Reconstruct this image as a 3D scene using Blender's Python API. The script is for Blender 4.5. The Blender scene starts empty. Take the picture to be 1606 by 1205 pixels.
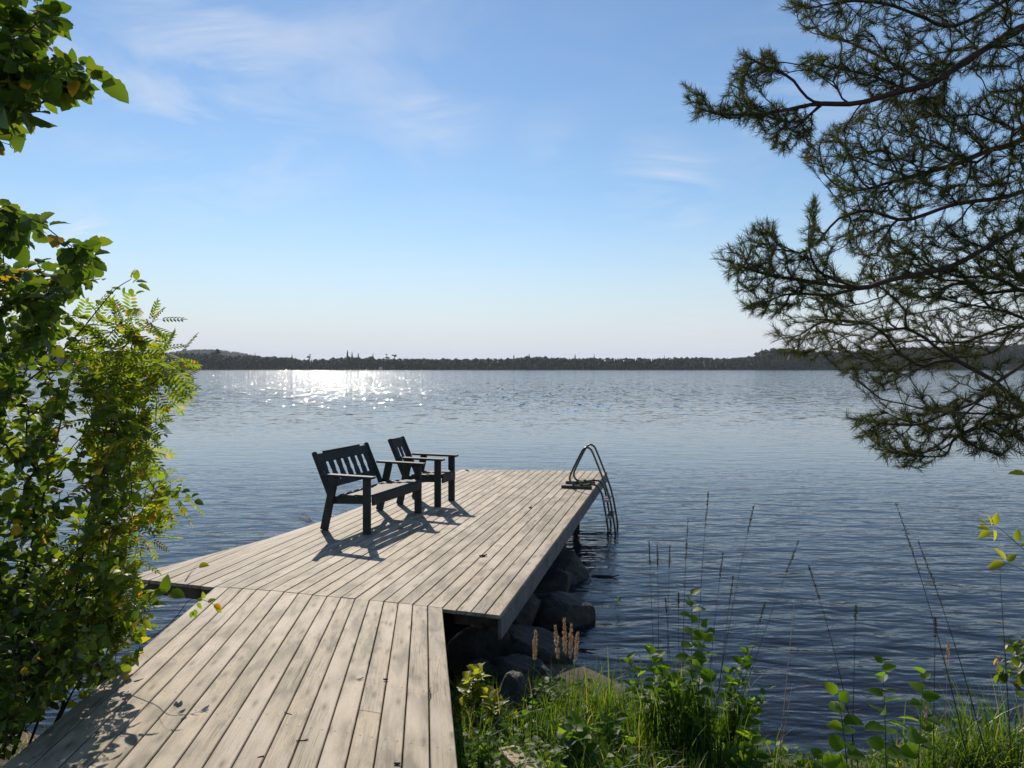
import bpy, math, random
import numpy as np
from mathutils import Vector, Matrix
random.seed(7)
RNG = np.random.default_rng(11)
sc = bpy.context.scene
COL = sc.collection
R = math.radians

# ------------------------------------------------------------------ camera, sky, sun, exposure
CAMZ = 2.48                      # metres above the lake
F = 1071.0; CX = 803.0; HY = 577.5   # focal length and horizon in photograph pixels
cd = bpy.data.cameras.new('camera'); cam = bpy.data.objects.new('camera', cd); COL.objects.link(cam)
cam.location = (0, 0, CAMZ); cam.rotation_euler = (R(90), 0, 0)
cd.sensor_width = 36.0; cd.lens = 36.0*F/1606.0
cd.shift_y = -(602.5-HY)/1606.0
cd.clip_start = 0.05; cd.clip_end = 8000
sc.camera = cam
SUN_AZ = -16.5; SUN_EL = 31.5
sdir = Vector((math.sin(R(SUN_AZ))*math.cos(R(SUN_EL)), math.cos(R(SUN_AZ))*math.cos(R(SUN_EL)), math.sin(R(SUN_EL))))
ld = bpy.data.lights.new('sun', 'SUN'); ld.energy = 5.0; ld.angle = R(0.53); ld.color = (1.0, 0.90, 0.76)
lo = bpy.data.objects.new('sun', ld); COL.objects.link(lo); lo.rotation_euler = sdir.to_track_quat('Z', 'Y').to_euler()
sc.view_settings.view_transform = 'Standard'; sc.view_settings.look = 'None'
sc.view_settings.gamma = 1.0; sc.view_settings.exposure = 0.15
sc.cycles.max_bounces = 8; sc.cycles.transparent_max_bounces = 12; sc.cycles.transmission_bounces = 6

HAZE = 7e-5
def build_world():
    w = bpy.data.worlds.new("World"); sc.world = w; w.use_nodes = True
    n = w.node_tree.nodes; l = w.node_tree.links; n.clear()
    out = n.new('ShaderNodeOutputWorld'); bg = n.new('ShaderNodeBackground')
    sky = n.new('ShaderNodeTexSky'); sky.sky_type = 'NISHITA'; sky.sun_disc = False
    sky.sun_elevation = R(SUN_EL); sky.sun_rotation = R(SUN_AZ)
    sky.altitude = 150; sky.air_density = 1.25; sky.dust_density = 0.03; sky.ozone_density = 4.5
    bg.inputs['Strength'].default_value = 0.101
    tc = n.new('ShaderNodeTexCoord')
    sep = n.new('ShaderNodeSeparateXYZ'); l.new(tc.outputs['Generated'], sep.inputs[0])
    def mth(op, a, b=None, clamp=False):
        m = n.new('ShaderNodeMath'); m.operation = op; m.use_clamp = clamp
        for i, v in enumerate((a, b)):
            if v is None: continue
            if isinstance(v, (int, float)): m.inputs[i].default_value = v
            else: l.new(v, m.inputs[i])
        return m.outputs[0]
    def mixc(f, a, b):
        m = n.new('ShaderNodeMixRGB')
        for i, v in enumerate((f, a, b)):
            if isinstance(v, tuple): m.inputs[i].default_value = v
            elif isinstance(v, (int, float)): m.inputs[i].default_value = v
            else: l.new(v, m.inputs[i])
        return m.outputs[0]
    # pale haze low over the horizon
    hz = mth('SUBTRACT', 1.0, mth('DIVIDE', mth('MAXIMUM', sep.outputs[2], 0.0), 0.25), True)
    hz = mth('MULTIPLY', mth('POWER', hz, 1.7), 1.15, True)
    base = mixc(hz, sky.outputs[0], (5.9, 6.25, 7.0, 1))
    # thin cirrus: stretched noise over the direction divided by height, in a few banks
    zz = mth('ADD', mth('MAXIMUM', sep.outputs[2], 0.0), 0.12)
    px = mth('DIVIDE', sep.outputs[0], zz); py = mth('DIVIDE', sep.outputs[1], zz)
    cmb = n.new('ShaderNodeCombineXYZ'); l.new(px, cmb.inputs[0]); l.new(py, cmb.inputs[1])
    mp = n.new('ShaderNodeMapping'); l.new(cmb.outputs[0], mp.inputs[0])
    mp.inputs['Rotation'].default_value = (0, 0, R(52)); mp.inputs['Scale'].default_value = (1.7, 2.7, 1)
    n1 = n.new('ShaderNodeTexNoise'); n1.inputs['Scale'].default_value = 1.0; n1.inputs['Detail'].default_value = 10
    n1.inputs['Roughness'].default_value = 0.58; n1.inputs['Distortion'].default_value = 0.9
    l.new(mp.outputs[0], n1.inputs['Vector'])
    a = mth('MULTIPLY', mth('SUBTRACT', n1.outputs['Fac'], 0.42), 3.4, True)
    tot = None
    for (ix, iy, rad, amp) in ((340, 110, .25, .8), (200, 60, .20, .45), (560, 40, .22, .4), (650, 150, .14, .55), (1045, 285, .10, .8), (135, 362, .05, 1.3), (230, 215, .10, .3), (1120, 500, .12, .35), (1250, 140, .2, .3), (860, 240, .07, .25), (700, 470, .2, .12)):
        d = Vector(((ix-CX)/F, 1, (HY-iy)/F)).normalized()
        vd = n.new('ShaderNodeVectorMath'); vd.operation = 'DISTANCE'; l.new(tc.outputs['Generated'], vd.inputs[0]); vd.inputs[1].default_value = d
        g = mth('MULTIPLY', mth('POWER', mth('SUBTRACT', 1.0, mth('DIVIDE', vd.outputs['Value'], rad), True), 1.3), amp)
        tot = g if tot is None else mth('MAXIMUM', tot, g)
    c = mth('MULTIPLY', a, mth('ADD', tot, 0.05), True)
    mx = mixc(c, base, (7.2, 7.5, 8.1, 1))
    l.new(mx, bg.inputs[0]); l.new(bg.outputs[0], out.inputs[0])
build_world()

# ------------------------------------------------------------------ measuring helpers
def ray(px, py, Y):              # a point at distance Y in front of the camera
    return Vector(((px-CX)/F*Y, Y, CAMZ-(py-HY)/F*Y))
def onz(px, py, z):              # the point of the horizontal plane z under that sight line
    Y = F*(CAMZ-z)/(py-HY); return Vector(((px-CX)/F*Y, Y, z))

# ------------------------------------------------------------------ mesh + material helpers
def link(name, me, mat=None, parent=None):
    o = bpy.data.objects.new(name, me); COL.objects.link(o)
    if mat is not None and me is not None: me.materials.append(mat)
    if parent is not None: o.parent = parent
    return o
def tag(o, label=None, cat=None, group=None, kind=None):
    if label: o['label'] = label
    if cat: o['category'] = cat
    if group: o['group'] = group
    if kind: o['kind'] = kind
    return o
def empty(name, loc=(0,0,0), rz=0):
    o = bpy.data.objects.new(name, None); COL.objects.link(o); o.location = loc; o.rotation_euler = (0, 0, rz)
    o.empty_display_size = 0.1
    return o
def np_mesh(name, V, faces_list, smooth=False, uv=None):
    """V Nx3 array; faces_list: list of int arrays (k faces x n verts each)"""
    me = bpy.data.meshes.new(name)
    V = np.asarray(V, dtype=np.float32)
    me.vertices.add(len(V)); me.vertices.foreach_set('co', V.ravel())
    loops = np.concatenate([f.ravel() for f in faces_list]).astype(np.int32)
    tot = np.concatenate([np.full(len(f), f.shape[1], dtype=np.int32) for f in faces_list])
    start = np.concatenate([[0], np.cumsum(tot)[:-1]]).astype(np.int32)
    me.loops.add(len(loops)); me.loops.foreach_set('vertex_index', loops)
    me.polygons.add(len(tot)); me.polygons.foreach_set('loop_start', start); me.polygons.foreach_set('loop_total', tot)
    if smooth: me.polygons.foreach_set('use_smooth', np.ones(len(tot), dtype=bool))
    if uv is not None:
        u = me.uv_layers.new(name='UVMap'); u.data.foreach_set('uv', np.asarray(uv, dtype=np.float32)[loops].ravel())
    me.update(calc_edges=True); me.validate()
    return me
class MB:
    """collects simple solids into one mesh"""
    def __init__(s): s.v = []; s.f = []; s.uv = []
    def add(s, vs, fs, uv=None):
        b = len(s.v); s.v += [tuple(v) for v in vs]; s.f += [tuple(i+b for i in f) for f in fs]
        s.uv += list(uv) if uv is not None else [(v[0], v[1]) for v in vs]
    def beam(s, p0, p1, w, t, up=(0,0,1), ch=0.006, taper=1.0):
        """bar from p0 to p1, w wide (side), t thick (along up), with chamfered long edges"""
        p0 = Vector(p0); p1 = Vector(p1); d = (p1-p0); L = d.length; d.normalize()
        side = d.cross(Vector(up)); 
        if side.length < 1e-4: side = d.cross(Vector((1,0,0)))
        side.normalize(); u = side.cross(d).normalized()
        c = min(ch, w*.3, t*.3)
        prof = [(-w/2+c,-t/2),(w/2-c,-t/2),(w/2,-t/2+c),(w/2,t/2-c),(w/2-c,t/2),(-w/2+c,t/2),(-w/2,t/2-c),(-w/2,-t/2+c)]
        vs = []; uv = []
        rings = [(0, .0, 1-2*c/max(w,t)), (c, 0, 1), (L-c, 0, 1), (L, 0, 1-2*c/max(w,t))]
        per = [0]
        for q in range(8):
            a = prof[q]; b = prof[(q+1) % 8]; per.append(per[-1]+math.hypot(a[0]-b[0], a[1]-b[1]))
        for (z, _, k) in rings:
            for q, (a, b) in enumerate(prof):
                vs.append(p0 + d*z + side*a*k + u*b*k); uv.append((z, per[q]))
        fs = []
        for r in range(3):
            for q in range(8):
                fs.append((r*8+q, r*8+(q+1) % 8, (r+1)*8+(q+1) % 8, (r+1)*8+q))
        fs.append(tuple(range(7, -1, -1))); fs.append(tuple(range(24, 32)))
        s.add(vs, fs, uv)
    def tube(s, pts, r, n=10, caps=True):
        pts = [Vector(p) for p in pts]; rr = r if isinstance(r, (list, tuple)) else [r]*len(pts)
        rings = []; prev = None
        for i, p in enumerate(pts):
            t = (pts[min(i+1, len(pts)-1)]-pts[max(i-1, 0)]).normalized()
            a = prev if prev is not None else (Vector((0,0,1)) if abs(t.z) < .9 else Vector((1,0,0)))
            b = t.cross(a); b.normalize(); a = b.cross(t).normalized(); prev = a
            rings.append([p + (a*math.cos(2*math.pi*k/n)+b*math.sin(2*math.pi*k/n))*rr[i] for k in range(n)])
        vs = [v for ring in rings for v in ring]; fs = []
        for i in range(len(pts)-1):
            for k in range(n): fs.append((i*n+k, i*n+(k+1) % n, (i+1)*n+(k+1) % n, (i+1)*n+k))
        if caps: fs.append(tuple(range(n-1, -1, -1))); fs.append(tuple((len(pts)-1)*n+k for k in range(n)))
        s.add(vs, fs)
    def build(s, name, mat, parent=None, smooth=False):
        me = bpy.data.meshes.new(name); me.from_pydata(s.v, [], s.f)
        u = me.uv_layers.new(name='UVMap')
        for lp in me.loops: u.data[lp.index].uv = s.uv[lp.vertex_index]
        me.polygons.foreach_set('use_smooth', [smooth]*len(me.polygons)); me.update()
        return link(name, me, mat, parent)

class NT:
    def __init__(s, name):
        s.m = bpy.data.materials.new(name); s.m.use_nodes = True; s.t = s.m.node_tree; s.t.nodes.clear()
        s.out = s.t.nodes.new('ShaderNodeOutputMaterial')
    def n(s, typ, **kw):
        nd = s.t.nodes.new('ShaderNode'+typ)
        for k, v in kw.items():
            if k in nd.inputs: s.set(nd.inputs[k], v)
            else: setattr(nd, k, v)
        return nd
    def set(s, sock, v):
        if hasattr(v, 'is_output') or isinstance(v, bpy.types.NodeSocket): s.t.links.new(v, sock)
        else: sock.default_value = v
    def math(s, op, a, b=0.0, clamp=False):
        m = s.t.nodes.new('ShaderNodeMath'); m.operation = op; m.use_clamp = clamp; s.set(m.inputs[0], a); s.set(m.inputs[1], b); return m.outputs[0]
    def mix(s, f, a, b, mode='MIX'):
        m = s.t.nodes.new('ShaderNodeMixRGB'); m.blend_type = mode; s.set(m.inputs[0], f); s.set(m.inputs[1], a); s.set(m.inputs[2], b); return m.outputs[0]
    def ramp(s, f, stops, interp='LINEAR'):
        r = s.t.nodes.new('ShaderNodeValToRGB'); s.set(r.inputs[0], f); cr = r.color_ramp; cr.interpolation = interp
        while len(cr.elements) > 1: cr.elements.remove(cr.elements[-1])
        cr.elements[0].position = stops[0][0]; cr.elements[0].color = stops[0][1]
        for p, c in stops[1:]: e = cr.elements.new(p); e.color = c
        return r.outputs[0]
    def noise(s, vec, scale, detail=3, rough=.5, dist=0.0, mscale=None, out='Fac', rot=None):
        if mscale is not None or rot is not None:
            mp = s.t.nodes.new('ShaderNodeMapping'); s.set(mp.inputs[0], vec)
            if mscale is not None: mp.inputs['Scale'].default_value = mscale
            if rot is not None: mp.inputs['Rotation'].default_value = rot
            vec = mp.outputs[0]
        k = s.t.nodes.new('ShaderNodeTexNoise'); s.set(k.inputs['Vector'], vec); k.inputs['Scale'].default_value = scale
        k.inputs['Detail'].default_value = detail; k.inputs['Roughness'].default_value = rough; k.inputs['Distortion'].default_value = dist
        return k.outputs[out]
    def bump(s, h, strength, dist, normal=None):
        b = s.t.nodes.new('ShaderNodeBump'); s.set(b.inputs['Height'], h); b.inputs['Strength'].default_value = strength
        b.inputs['Distance'].default_value = dist
        if normal is not None: s.set(b.inputs['Normal'], normal)
        return b.outputs[0]
def rgb(r, g, b): return (r, g, b, 1)

def mat_simple(name, col, rough=.7, metal=0.0, var=0.12, scale=6.0, bump=0.0):
    t = NT(name); tc = t.n('TexCoord').outputs['Object']
    f = t.noise(tc, scale, 4, .6)
    a = tuple(max(0, c*(1-var*1.6)) for c in col)+(1,); b = tuple(min(1, c*(1+var*1.6)) for c in col)+(1,)
    c = t.ramp(f, [(0.3, a), (0.7, b)])
    p = t.n('BsdfPrincipled', **{'Base Color': c, 'Roughness': rough, 'Metallic': metal})
    if bump: t.set(p.inputs['Normal'], t.bump(t.noise(tc, scale*6, 3), 0.5, bump))
    t.t.links.new(p.outputs[0], t.out.inputs[0]); return t.m

def mat_leaf(name, stops, trans=0.45, gloss=0.07, rough=0.5, tstops=None, patch=True):
    """backlit leaf: diffuse + translucent + a thin waxy gloss; colour varies from leaf to leaf"""
    t = NT(name); g = t.n('NewGeometry'); rnd = g.outputs['Random Per Island']
    c = t.ramp(rnd, stops)
    tcn = t.n('TexCoord').outputs['Object']
    if patch: c = t.mix(t.math('MULTIPLY', t.noise(tcn, 60, 3), .35), c, rgb(.03, .045, .008))
    ct = t.ramp(rnd, tstops or [(p, (min(.8, q[0]*3.3), min(.8, q[1]*2.85), q[2]*1.0, 1)) for p, q in stops])
    d = t.n('BsdfDiffuse', Color=c); tr = t.n('BsdfTranslucent', Color=ct)
    m1 = t.n('MixShader'); m1.inputs[0].default_value = trans
    t.t.links.new(d.outputs[0], m1.inputs[1]); t.t.links.new(tr.outputs[0], m1.inputs[2])
    gl = t.n('BsdfGlossy', Color=rgb(1, 1, 1), Roughness=rough)
    lw = t.n('LayerWeight'); lw.inputs['Blend'].default_value = 0.25
    fac = t.math('ADD', t.math('MULTIPLY', lw.outputs['Fresnel'], gloss*.55), gloss*.12, True)
    m2 = t.n('MixShader'); t.set(m2.inputs[0], fac)
    t.t.links.new(m1.outputs[0], m2.inputs[1]); t.t.links.new(gl.outputs[0], m2.inputs[2])
    t.t.links.new(m2.outputs[0], t.out.inputs[0]); return t.m

def mat_wood():
    t = NT('weathered_deck_wood'); uv = t.n('UVMap').outputs[0]; oi = t.n('ObjectInfo').outputs['Random']
    off = t.n('CombineXYZ'); t.set(off.inputs[0], t.math('MULTIPLY', oi, 37.0)); t.set(off.inputs[1], t.math('MULTIPLY', oi, 91.0))
    va = t.n('VectorMath', operation='ADD'); t.set(va.inputs[0], uv); t.set(va.inputs[1], off.outputs[0]); v = va.outputs[0]
    grain = t.noise(v, 3.2, 8, .66, 1.2, mscale=(1.2, 30, 1))
    fine = t.noise(v, 30, 4, .7, .3, mscale=(1, 14, 1))
    blot = t.noise(v, 1.0, 5, .65, .4, mscale=(2.6, 7, 1))
    blot2 = t.noise(v, 1.0, 3, .6, .2, mscale=(1.1, 3, 1))
    tone = t.ramp(oi, [(0, rgb(.52, .415, .285)), (.2, rgb(.34, .275, .185)), (.42, rgb(.50, .40, .285)), (.6, rgb(.30, .26, .175)), (.8, rgb(.46, .365, .245)), (1, rgb(.36, .31, .22))])
    c = t.mix(t.ramp(grain, [(.36, rgb(.9,.9,.9)), (.60, rgb(0,0,0))]), tone, rgb(.26, .21, .145))
    c = t.mix(t.ramp(blot, [(.45, rgb(0,0,0)), (.60, rgb(1,1,1))]), c, rgb(.165, .138, .095))
    c = t.mix(t.ramp(blot2, [(.48, rgb(0,0,0)), (.64, rgb(.6,.6,.6))]), c, rgb(.58, .48, .38))
    c = t.mix(t.ramp(fine, [(.32, rgb(.5,.5,.5)), (.55, rgb(0,0,0))]), c, rgb(.24, .205, .155))
    # knots: sparse dark ovals with a soft ring
    mp = t.n('Mapping'); t.set(mp.inputs[0], v); mp.inputs['Scale'].default_value = (3.4, 10.5, 1)
    vo = t.n('TexVoronoi', voronoi_dimensions='2D'); t.set(vo.inputs['Vector'], mp.outputs[0]); vo.inputs['Scale'].default_value = 1.0; vo.inputs['Randomness'].default_value = 1.0
    vs = t.n('SeparateColor'); t.set(vs.inputs[0], vo.outputs['Color'])
    keep = t.math('GREATER_THAN', vs.outputs[0], .62)
    dd = t.math('ADD', vo.outputs['Distance'], t.math('MULTIPLY', t.math('SUBTRACT', fine, .5), .10))
    kn = t.ramp(dd, [(.03, rgb(1,1,1)), (.09, rgb(.75,.75,.75)), (.2, rgb(.22,.22,.22)), (.34, rgb(0,0,0))])
    kf = t.math('MULTIPLY', kn, t.math('MULTIPLY', keep, .9))
    c = t.mix(kf, c, rgb(.105, .08, .055))
    # long drying cracks
    cr = t.noise(v, 1.0, 3, .5, .6, mscale=(1.1, 46, 1))
    crm = t.ramp(cr, [(.485, rgb(0,0,0)), (.5, rgb(1,1,1)), (.515, rgb(0,0,0))])
    gate = t.ramp(t.noise(v, .9, 2), [(.5, rgb(0,0,0)), (.62, rgb(1,1,1))])
    ck = t.math('MULTIPLY', crm, gate)
    c = t.mix(t.math('MULTIPLY', ck, .55), c, rgb(.10, .08, .055))
    # paired screw heads over each joist
    su = t.n('SeparateXYZ'); t.set(su.inputs[0], uv)
    fu = t.math('MULTIPLY', t.math('ABSOLUTE', t.math('SUBTRACT', t.math('FRACT', t.math('DIVIDE', su.outputs[0], .6)), .35)), .6)
    sc2 = None
    for vv in (.058, .128):
        dv = t.math('SUBTRACT', su.outputs[1], vv); r2 = t.math('SQRT', t.math('ADD', t.math('MULTIPLY', fu, fu), t.math('MULTIPLY', dv, dv)))
        q = t.math('SUBTRACT', 1.0, t.math('DIVIDE', r2, .0075), True); sc2 = q if sc2 is None else t.math('MAXIMUM', sc2, q)
    c = t.mix(t.math('MULTIPLY', sc2, 2.0, True), c, rgb(.085, .065, .05))
    h = t.math('ADD', t.math('MULTIPLY', grain, .6), t.math('SUBTRACT', t.math('MULTIPLY', fine, .5), t.math('MULTIPLY', ck, .9)))
    nrm = t.bump(h, .5, .0025)
    p = t.n('BsdfPrincipled', **{'Base Color': c, 'Roughness': .72, 'Normal': nrm}); p.inputs['Specular IOR Level'].default_value = .35
    t.t.links.new(p.outputs[0], t.out.inputs[0]); return t.m

def mat_rock():
    t = NT('shore_rock'); tc = t.n('TexCoord').outputs['Object']; oi = t.n('ObjectInfo').outputs['Random']
    va = t.n('VectorMath', operation='ADD'); t.set(va.inputs[0], tc); t.set(va.inputs[1], t.math('MULTIPLY', oi, 40)); v = va.outputs[0]
    a = t.noise(v, 4, 8, .65, .3); b = t.noise(v, 28, 5, .7); cc = t.noise(v, 1.6, 3, .5)
    c = t.ramp(a, [(.3, rgb(.014, .012, .010)), (.5, rgb(.032, .028, .022)), (.74, rgb(.085, .072, .056))])
    c = t.mix(t.ramp(cc, [(.5, rgb(0,0,0)), (.68, rgb(.6,.6,.6))]), c, rgb(.028, .034, .016))
    c = t.mix(t.ramp(b, [(.35, rgb(.5,.5,.5)), (.6, rgb(0,0,0))]), c, rgb(.02, .018, .016))
    nrm = t.bump(t.math('ADD', a, t.math('MULTIPLY', b, .4)), 1.0, .06)
    p = t.n('BsdfPrincipled', **{'Base Color': c, 'Roughness': .75, 'Normal': nrm})
    t.t.links.new(p.outputs[0], t.out.inputs[0]); return t.m

def mat_paint():
    t = NT('dark_green_bench_paint'); tc = t.n('TexCoord').outputs['Object']; uv = t.n('UVMap').outputs[0]
    a = t.noise(tc, 9, 5, .6); g = t.noise(uv, 5, 4, .6, mscale=(1, 22, 1))
    c = t.ramp(a, [(.3, rgb(.022, .026, .025)), (.7, rgb(.042, .047, .045))])
    c = t.mix(t.ramp(g, [(.62, rgb(0,0,0)), (.75, rgb(.5,.5,.5))]), c, rgb(.07, .075, .065))
    p = t.n('BsdfPrincipled', **{'Base Color': c, 'Roughness': .66, 'Normal': t.bump(g, .5, .003)}); p.inputs['Specular IOR Level'].default_value = .22
    t.t.links.new(p.outputs[0], t.out.inputs[0]); return t.m

def mat_bark(name, a, b):
    t = NT(name); tc = t.n('TexCoord').outputs['Object']
    f = t.noise(tc, 40, 5, .7)
    c = t.ramp(f, [(.3, a), (.7, b)])
    p = t.n('BsdfPrincipled', **{'Base Color': c, 'Roughness': .85, 'Normal': t.bump(f, .7, .006)})
    t.t.links.new(p.outputs[0], t.out.inputs[0]); return t.m

def mat_ground():
    t = NT('bank_and_lake_bed'); tc = t.n('TexCoord').outputs['Object']
    a = t.noise(tc, 1.3, 8, .65); b = t.noise(tc, 14, 6, .7)
    sep = t.n('SeparateXYZ'); t.set(sep.inputs[0], tc)
    soil = t.ramp(a, [(.3, rgb(.035, .026, .016)), (.7, rgb(.085, .065, .042))])
    soil = t.mix(t.ramp(b, [(.4, rgb(0,0,0)), (.6, rgb(.6,.6,.6))]), soil, rgb(.030, .036, .013))
    bed = t.ramp(b, [(.3, rgb(.06, .044, .034)), (.7, rgb(.15, .11, .085))])
    c = t.mix(t.math('MULTIPLY', t.math('SUBTRACT', 0.08, sep.outputs[2]), 8.0, True), soil, bed)
    far = t.math('GREATER_THAN', sep.outputs[1], 800.0)
    c = t.mix(far, c, t.mix(t.noise(tc, .02, 6, .6), rgb(.02, .03, .016), rgb(.05, .065, .03)))
    p = t.n('BsdfPrincipled', **{'Base Color': c, 'Roughness': .95, 'Normal': t.bump(b, .8, .03)})
    t.t.links.new(p.outputs[0], t.out.inputs[0]); return t.m

def mat_water():
    t = NT('lake_water'); tc = t.n('TexCoord').outputs['Object']
    sep = t.n('SeparateXYZ'); t.set(sep.inputs[0], tc); Y = sep.outputs[1]
    # wind waves: two crossing trains plus finer ripple
    w1 = t.noise(tc, 1.0, 3, .5, .3, mscale=(.75, 2.4, 1), rot=(0, 0, R(14)))
    w2 = t.noise(tc, 1.0, 2, .5, .4, mscale=(1.7, 4.6, 1), rot=(0, 0, R(-20)))
    w3 = t.noise(tc, 1.0, 3, .6, .3, mscale=(6, 13, 1), rot=(0, 0, R(6)))
    big = t.noise(tc, 1.0, 2, .5, 0, mscale=(.05, .09, 1))
    gust = t.math('ADD', .45, t.math('MULTIPLY', big, 1.1))
    h = t.math('ADD', t.math('ADD', t.math('MULTIPLY', w1, .062), t.math('MULTIPLY', w2, .034)), t.math('MULTIPLY', w3, .007))
    far_calm = t.math('SUBTRACT', 1.0, t.math('MULTIPLY', t.math('DIVIDE', t.math('SUBTRACT', Y, 5.5), 13.0, True), .77))
    h = t.math('MULTIPLY', t.math('MULTIPLY', h, gust), far_calm)
    nb = t.bump(h, 1.0, 1.0)
    # unfiltered facets far out, where single waves are smaller than a pixel
    k1 = t.noise(tc, 1.0, 2, .5, 0, mscale=(.9, 1.1, 1), out='Color')
    k2 = t.noise(tc, 4.0, 2, .6, 0, mscale=(.9, 1.2, 1), out='Color')
    vs = t.n('VectorMath', operation='ADD'); t.set(vs.inputs[0], k1); t.set(vs.inputs[1], k2)
    v2 = t.n('VectorMath', operation='SUBTRACT'); t.set(v2.inputs[0], vs.outputs[0]); v2.inputs[1].default_value = (1.0, 1.0, 1.0)
    amp = t.math('MULTIPLY', t.math('SUBTRACT', Y, 22.0), 1/50.0, True)
    ln = t.n('VectorMath', operation='LENGTH'); t.set(ln.inputs[0], v2.outputs[0])
    tail = t.math('ADD', .16, t.math('MULTIPLY', t.math('MULTIPLY', ln.outputs['Value'], ln.outputs['Value']), 7.5))   # mostly gentle slopes, a few steep ones
    amp = t.math('MULTIPLY', amp, tail)
    v3 = t.n('VectorMath', operation='MULTIPLY'); t.set(v3.inputs[0], v2.outputs[0]); v3.inputs[1].default_value = (.8, 1.0, 0)
    v4 = t.n('VectorMath', operation='SCALE'); t.set(v4.inputs[0], v3.outputs[0]); t.set(v4.inputs['Scale'], amp)
    # steep little crests that lean towards the shore: these catch the sun
    k3 = t.noise(tc, 1.0, 1, .5, 0, mscale=(3.2, .42, 1)); k4 = t.noise(tc, 1.0, 1, .5, 0, mscale=(.9, .12, 1))
    cr = t.math('MAXIMUM', t.math('SUBTRACT', t.math('ADD', k3, t.math('MULTIPLY', t.math('SUBTRACT', k4, .5), .6)), .60), 0.0)
    crs = t.math('MULTIPLY', t.math('MULTIPLY', cr, 3.6), t.math('DIVIDE', t.math('SUBTRACT', Y, 34.0), 40.0, True))
    cv = t.n('CombineXYZ'); t.set(cv.inputs[1], t.math('MULTIPLY', crs, -1.0)); k5 = t.noise(tc, 1.0, 1, .5, 0, mscale=(2.1, .7, 1)); t.set(cv.inputs[0], t.math('MULTIPLY', crs, t.math('MULTIPLY', t.math('SUBTRACT', k5, .5), 3.5)))
    v4b = t.n('VectorMath', operation='ADD'); t.set(v4b.inputs[0], v4.outputs[0]); t.set(v4b.inputs[1], cv.outputs[0]); v4 = v4b
    v5 = t.n('VectorMath', operation='ADD'); t.set(v5.inputs[0], v4.outputs[0]); t.set(v5.inputs[1], nb)
    v6 = t.n('VectorMath', operation='NORMALIZE'); t.set(v6.inputs[0], v5.outputs[0]); N = v6.outputs[0]
    gl = t.n('BsdfGlossy', Color=rgb(1, 1, 1), Roughness=.035, Normal=N); t.set(gl.inputs['Roughness'], t.math('ADD', .03, t.math('MULTIPLY', t.math('DIVIDE', t.math('SUBTRACT', Y, 15.0), 70.0, True), .05)))
    body = t.n('BsdfDiffuse', Color=rgb(.045, .058, .082))
    tr = t.n('BsdfTransparent', Color=rgb(.72, .64, .56))
    mb = t.n('MixShader'); t.set(mb.inputs[0], t.math('SUBTRACT', .88, t.math('MULTIPLY', t.math('DIVIDE', t.math('SUBTRACT', Y, 6.0), 10.0, True), .75)))
    t.t.links.new(body.outputs[0], mb.inputs[1]); t.t.links.new(tr.outputs[0], mb.inputs[2])
    fr = t.n('Fresnel', IOR=1.33, Normal=N)
    ms = t.n('MixShader'); t.set(ms.inputs[0], fr.outputs[0])
    t.t.links.new(mb.outputs[0], ms.inputs[1]); t.t.links.new(gl.outputs[0], ms.inputs[2])
    t.t.links.new(ms.outputs[0], t.out.inputs[0]); return t.m

M_wood = mat_wood(); M_rock = mat_rock(); M_paint = mat_paint(); M_ground = mat_ground(); M_water = mat_water()
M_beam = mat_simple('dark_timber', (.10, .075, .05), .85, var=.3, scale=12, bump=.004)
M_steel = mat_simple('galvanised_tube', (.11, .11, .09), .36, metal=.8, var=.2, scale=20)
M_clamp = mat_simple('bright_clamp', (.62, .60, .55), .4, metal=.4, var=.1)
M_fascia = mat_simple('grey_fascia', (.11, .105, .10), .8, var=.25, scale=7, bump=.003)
M_board = mat_simple('tarred_batten', (.055, .045, .03), .8, var=.3, scale=14, bump=.004)

# ------------------------------------------------------------------ the ground sheet (bank, lake bed, far shore)
def shore(x):
    return 4.72 + .16*math.sin(x*1.1+.6) + .10*math.sin(x*2.7) - .42*math.exp(-((x-1.9)/.85)**2)
FAR = 890.0
def hill(x, y):
    h = 0
    if y > FAR:
        h = min(2.0, (y-FAR)*.12)
        # right-hand ridge
        k = max(0, min(1, (x-430)/330)); h += 22*k*max(0, min(1, (y-FAR-20)/160))
        h += 60*math.exp(-((x+1150)/260)**2-((y-2600)/260)**2)*.95
        h += 10*math.exp(-((x+1550)/500)**2-((y-2600)/300)**2)
    return h
def gz(x, y):
    if y > 500: return hill(x, y) if y > FAR else -3.0 + max(0, (y-FAR+30)/30)*3.0
    s = shore(x); d = s-y
    if d > 0: z = min(.62, .20*d + .05*math.sin(x*3+y*2)*min(1, d))
    else: z = max(-3.0, .17*d)
    # rubble mound that carries the walkway's outer end
    m = math.exp(-((x-.15)/.75)**2 - ((y-5.3)/1.1)**2); z += .20*m
    return z
xs = np.concatenate([-np.geomspace(12, 3200, 40)[::-1], np.linspace(-11.6, 11.6, 100), np.geomspace(12, 3200, 40)])
ys = np.concatenate([[-400, -60, -20, -8], np.linspace(-4, 14, 110), np.geomspace(15, 850, 14), np.linspace(860, 1300, 30), np.linspace(1400, 3300, 24)])
GV = np.array([(x, y, gz(x, y)) for y in ys for x in xs]); nx = len(xs); ny = len(ys)
ii = np.array([[(j*nx+i), (j*nx+i+1), ((j+1)*nx+i+1), ((j+1)*nx+i)] for j in range(ny-1) for i in range(nx-1)])
tag(link('ground', np_mesh('ground', GV, [ii], smooth=True), M_ground), 'grassy earth bank and stony lake bed reaching the far shore', 'ground', kind='structure')
wx = 3150; wy0 = 2.4
WV = np.array([(-wx, wy0, 0), (wx, wy0, 0), (wx, FAR+6, 0), (-wx, FAR+6, 0)])
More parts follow.
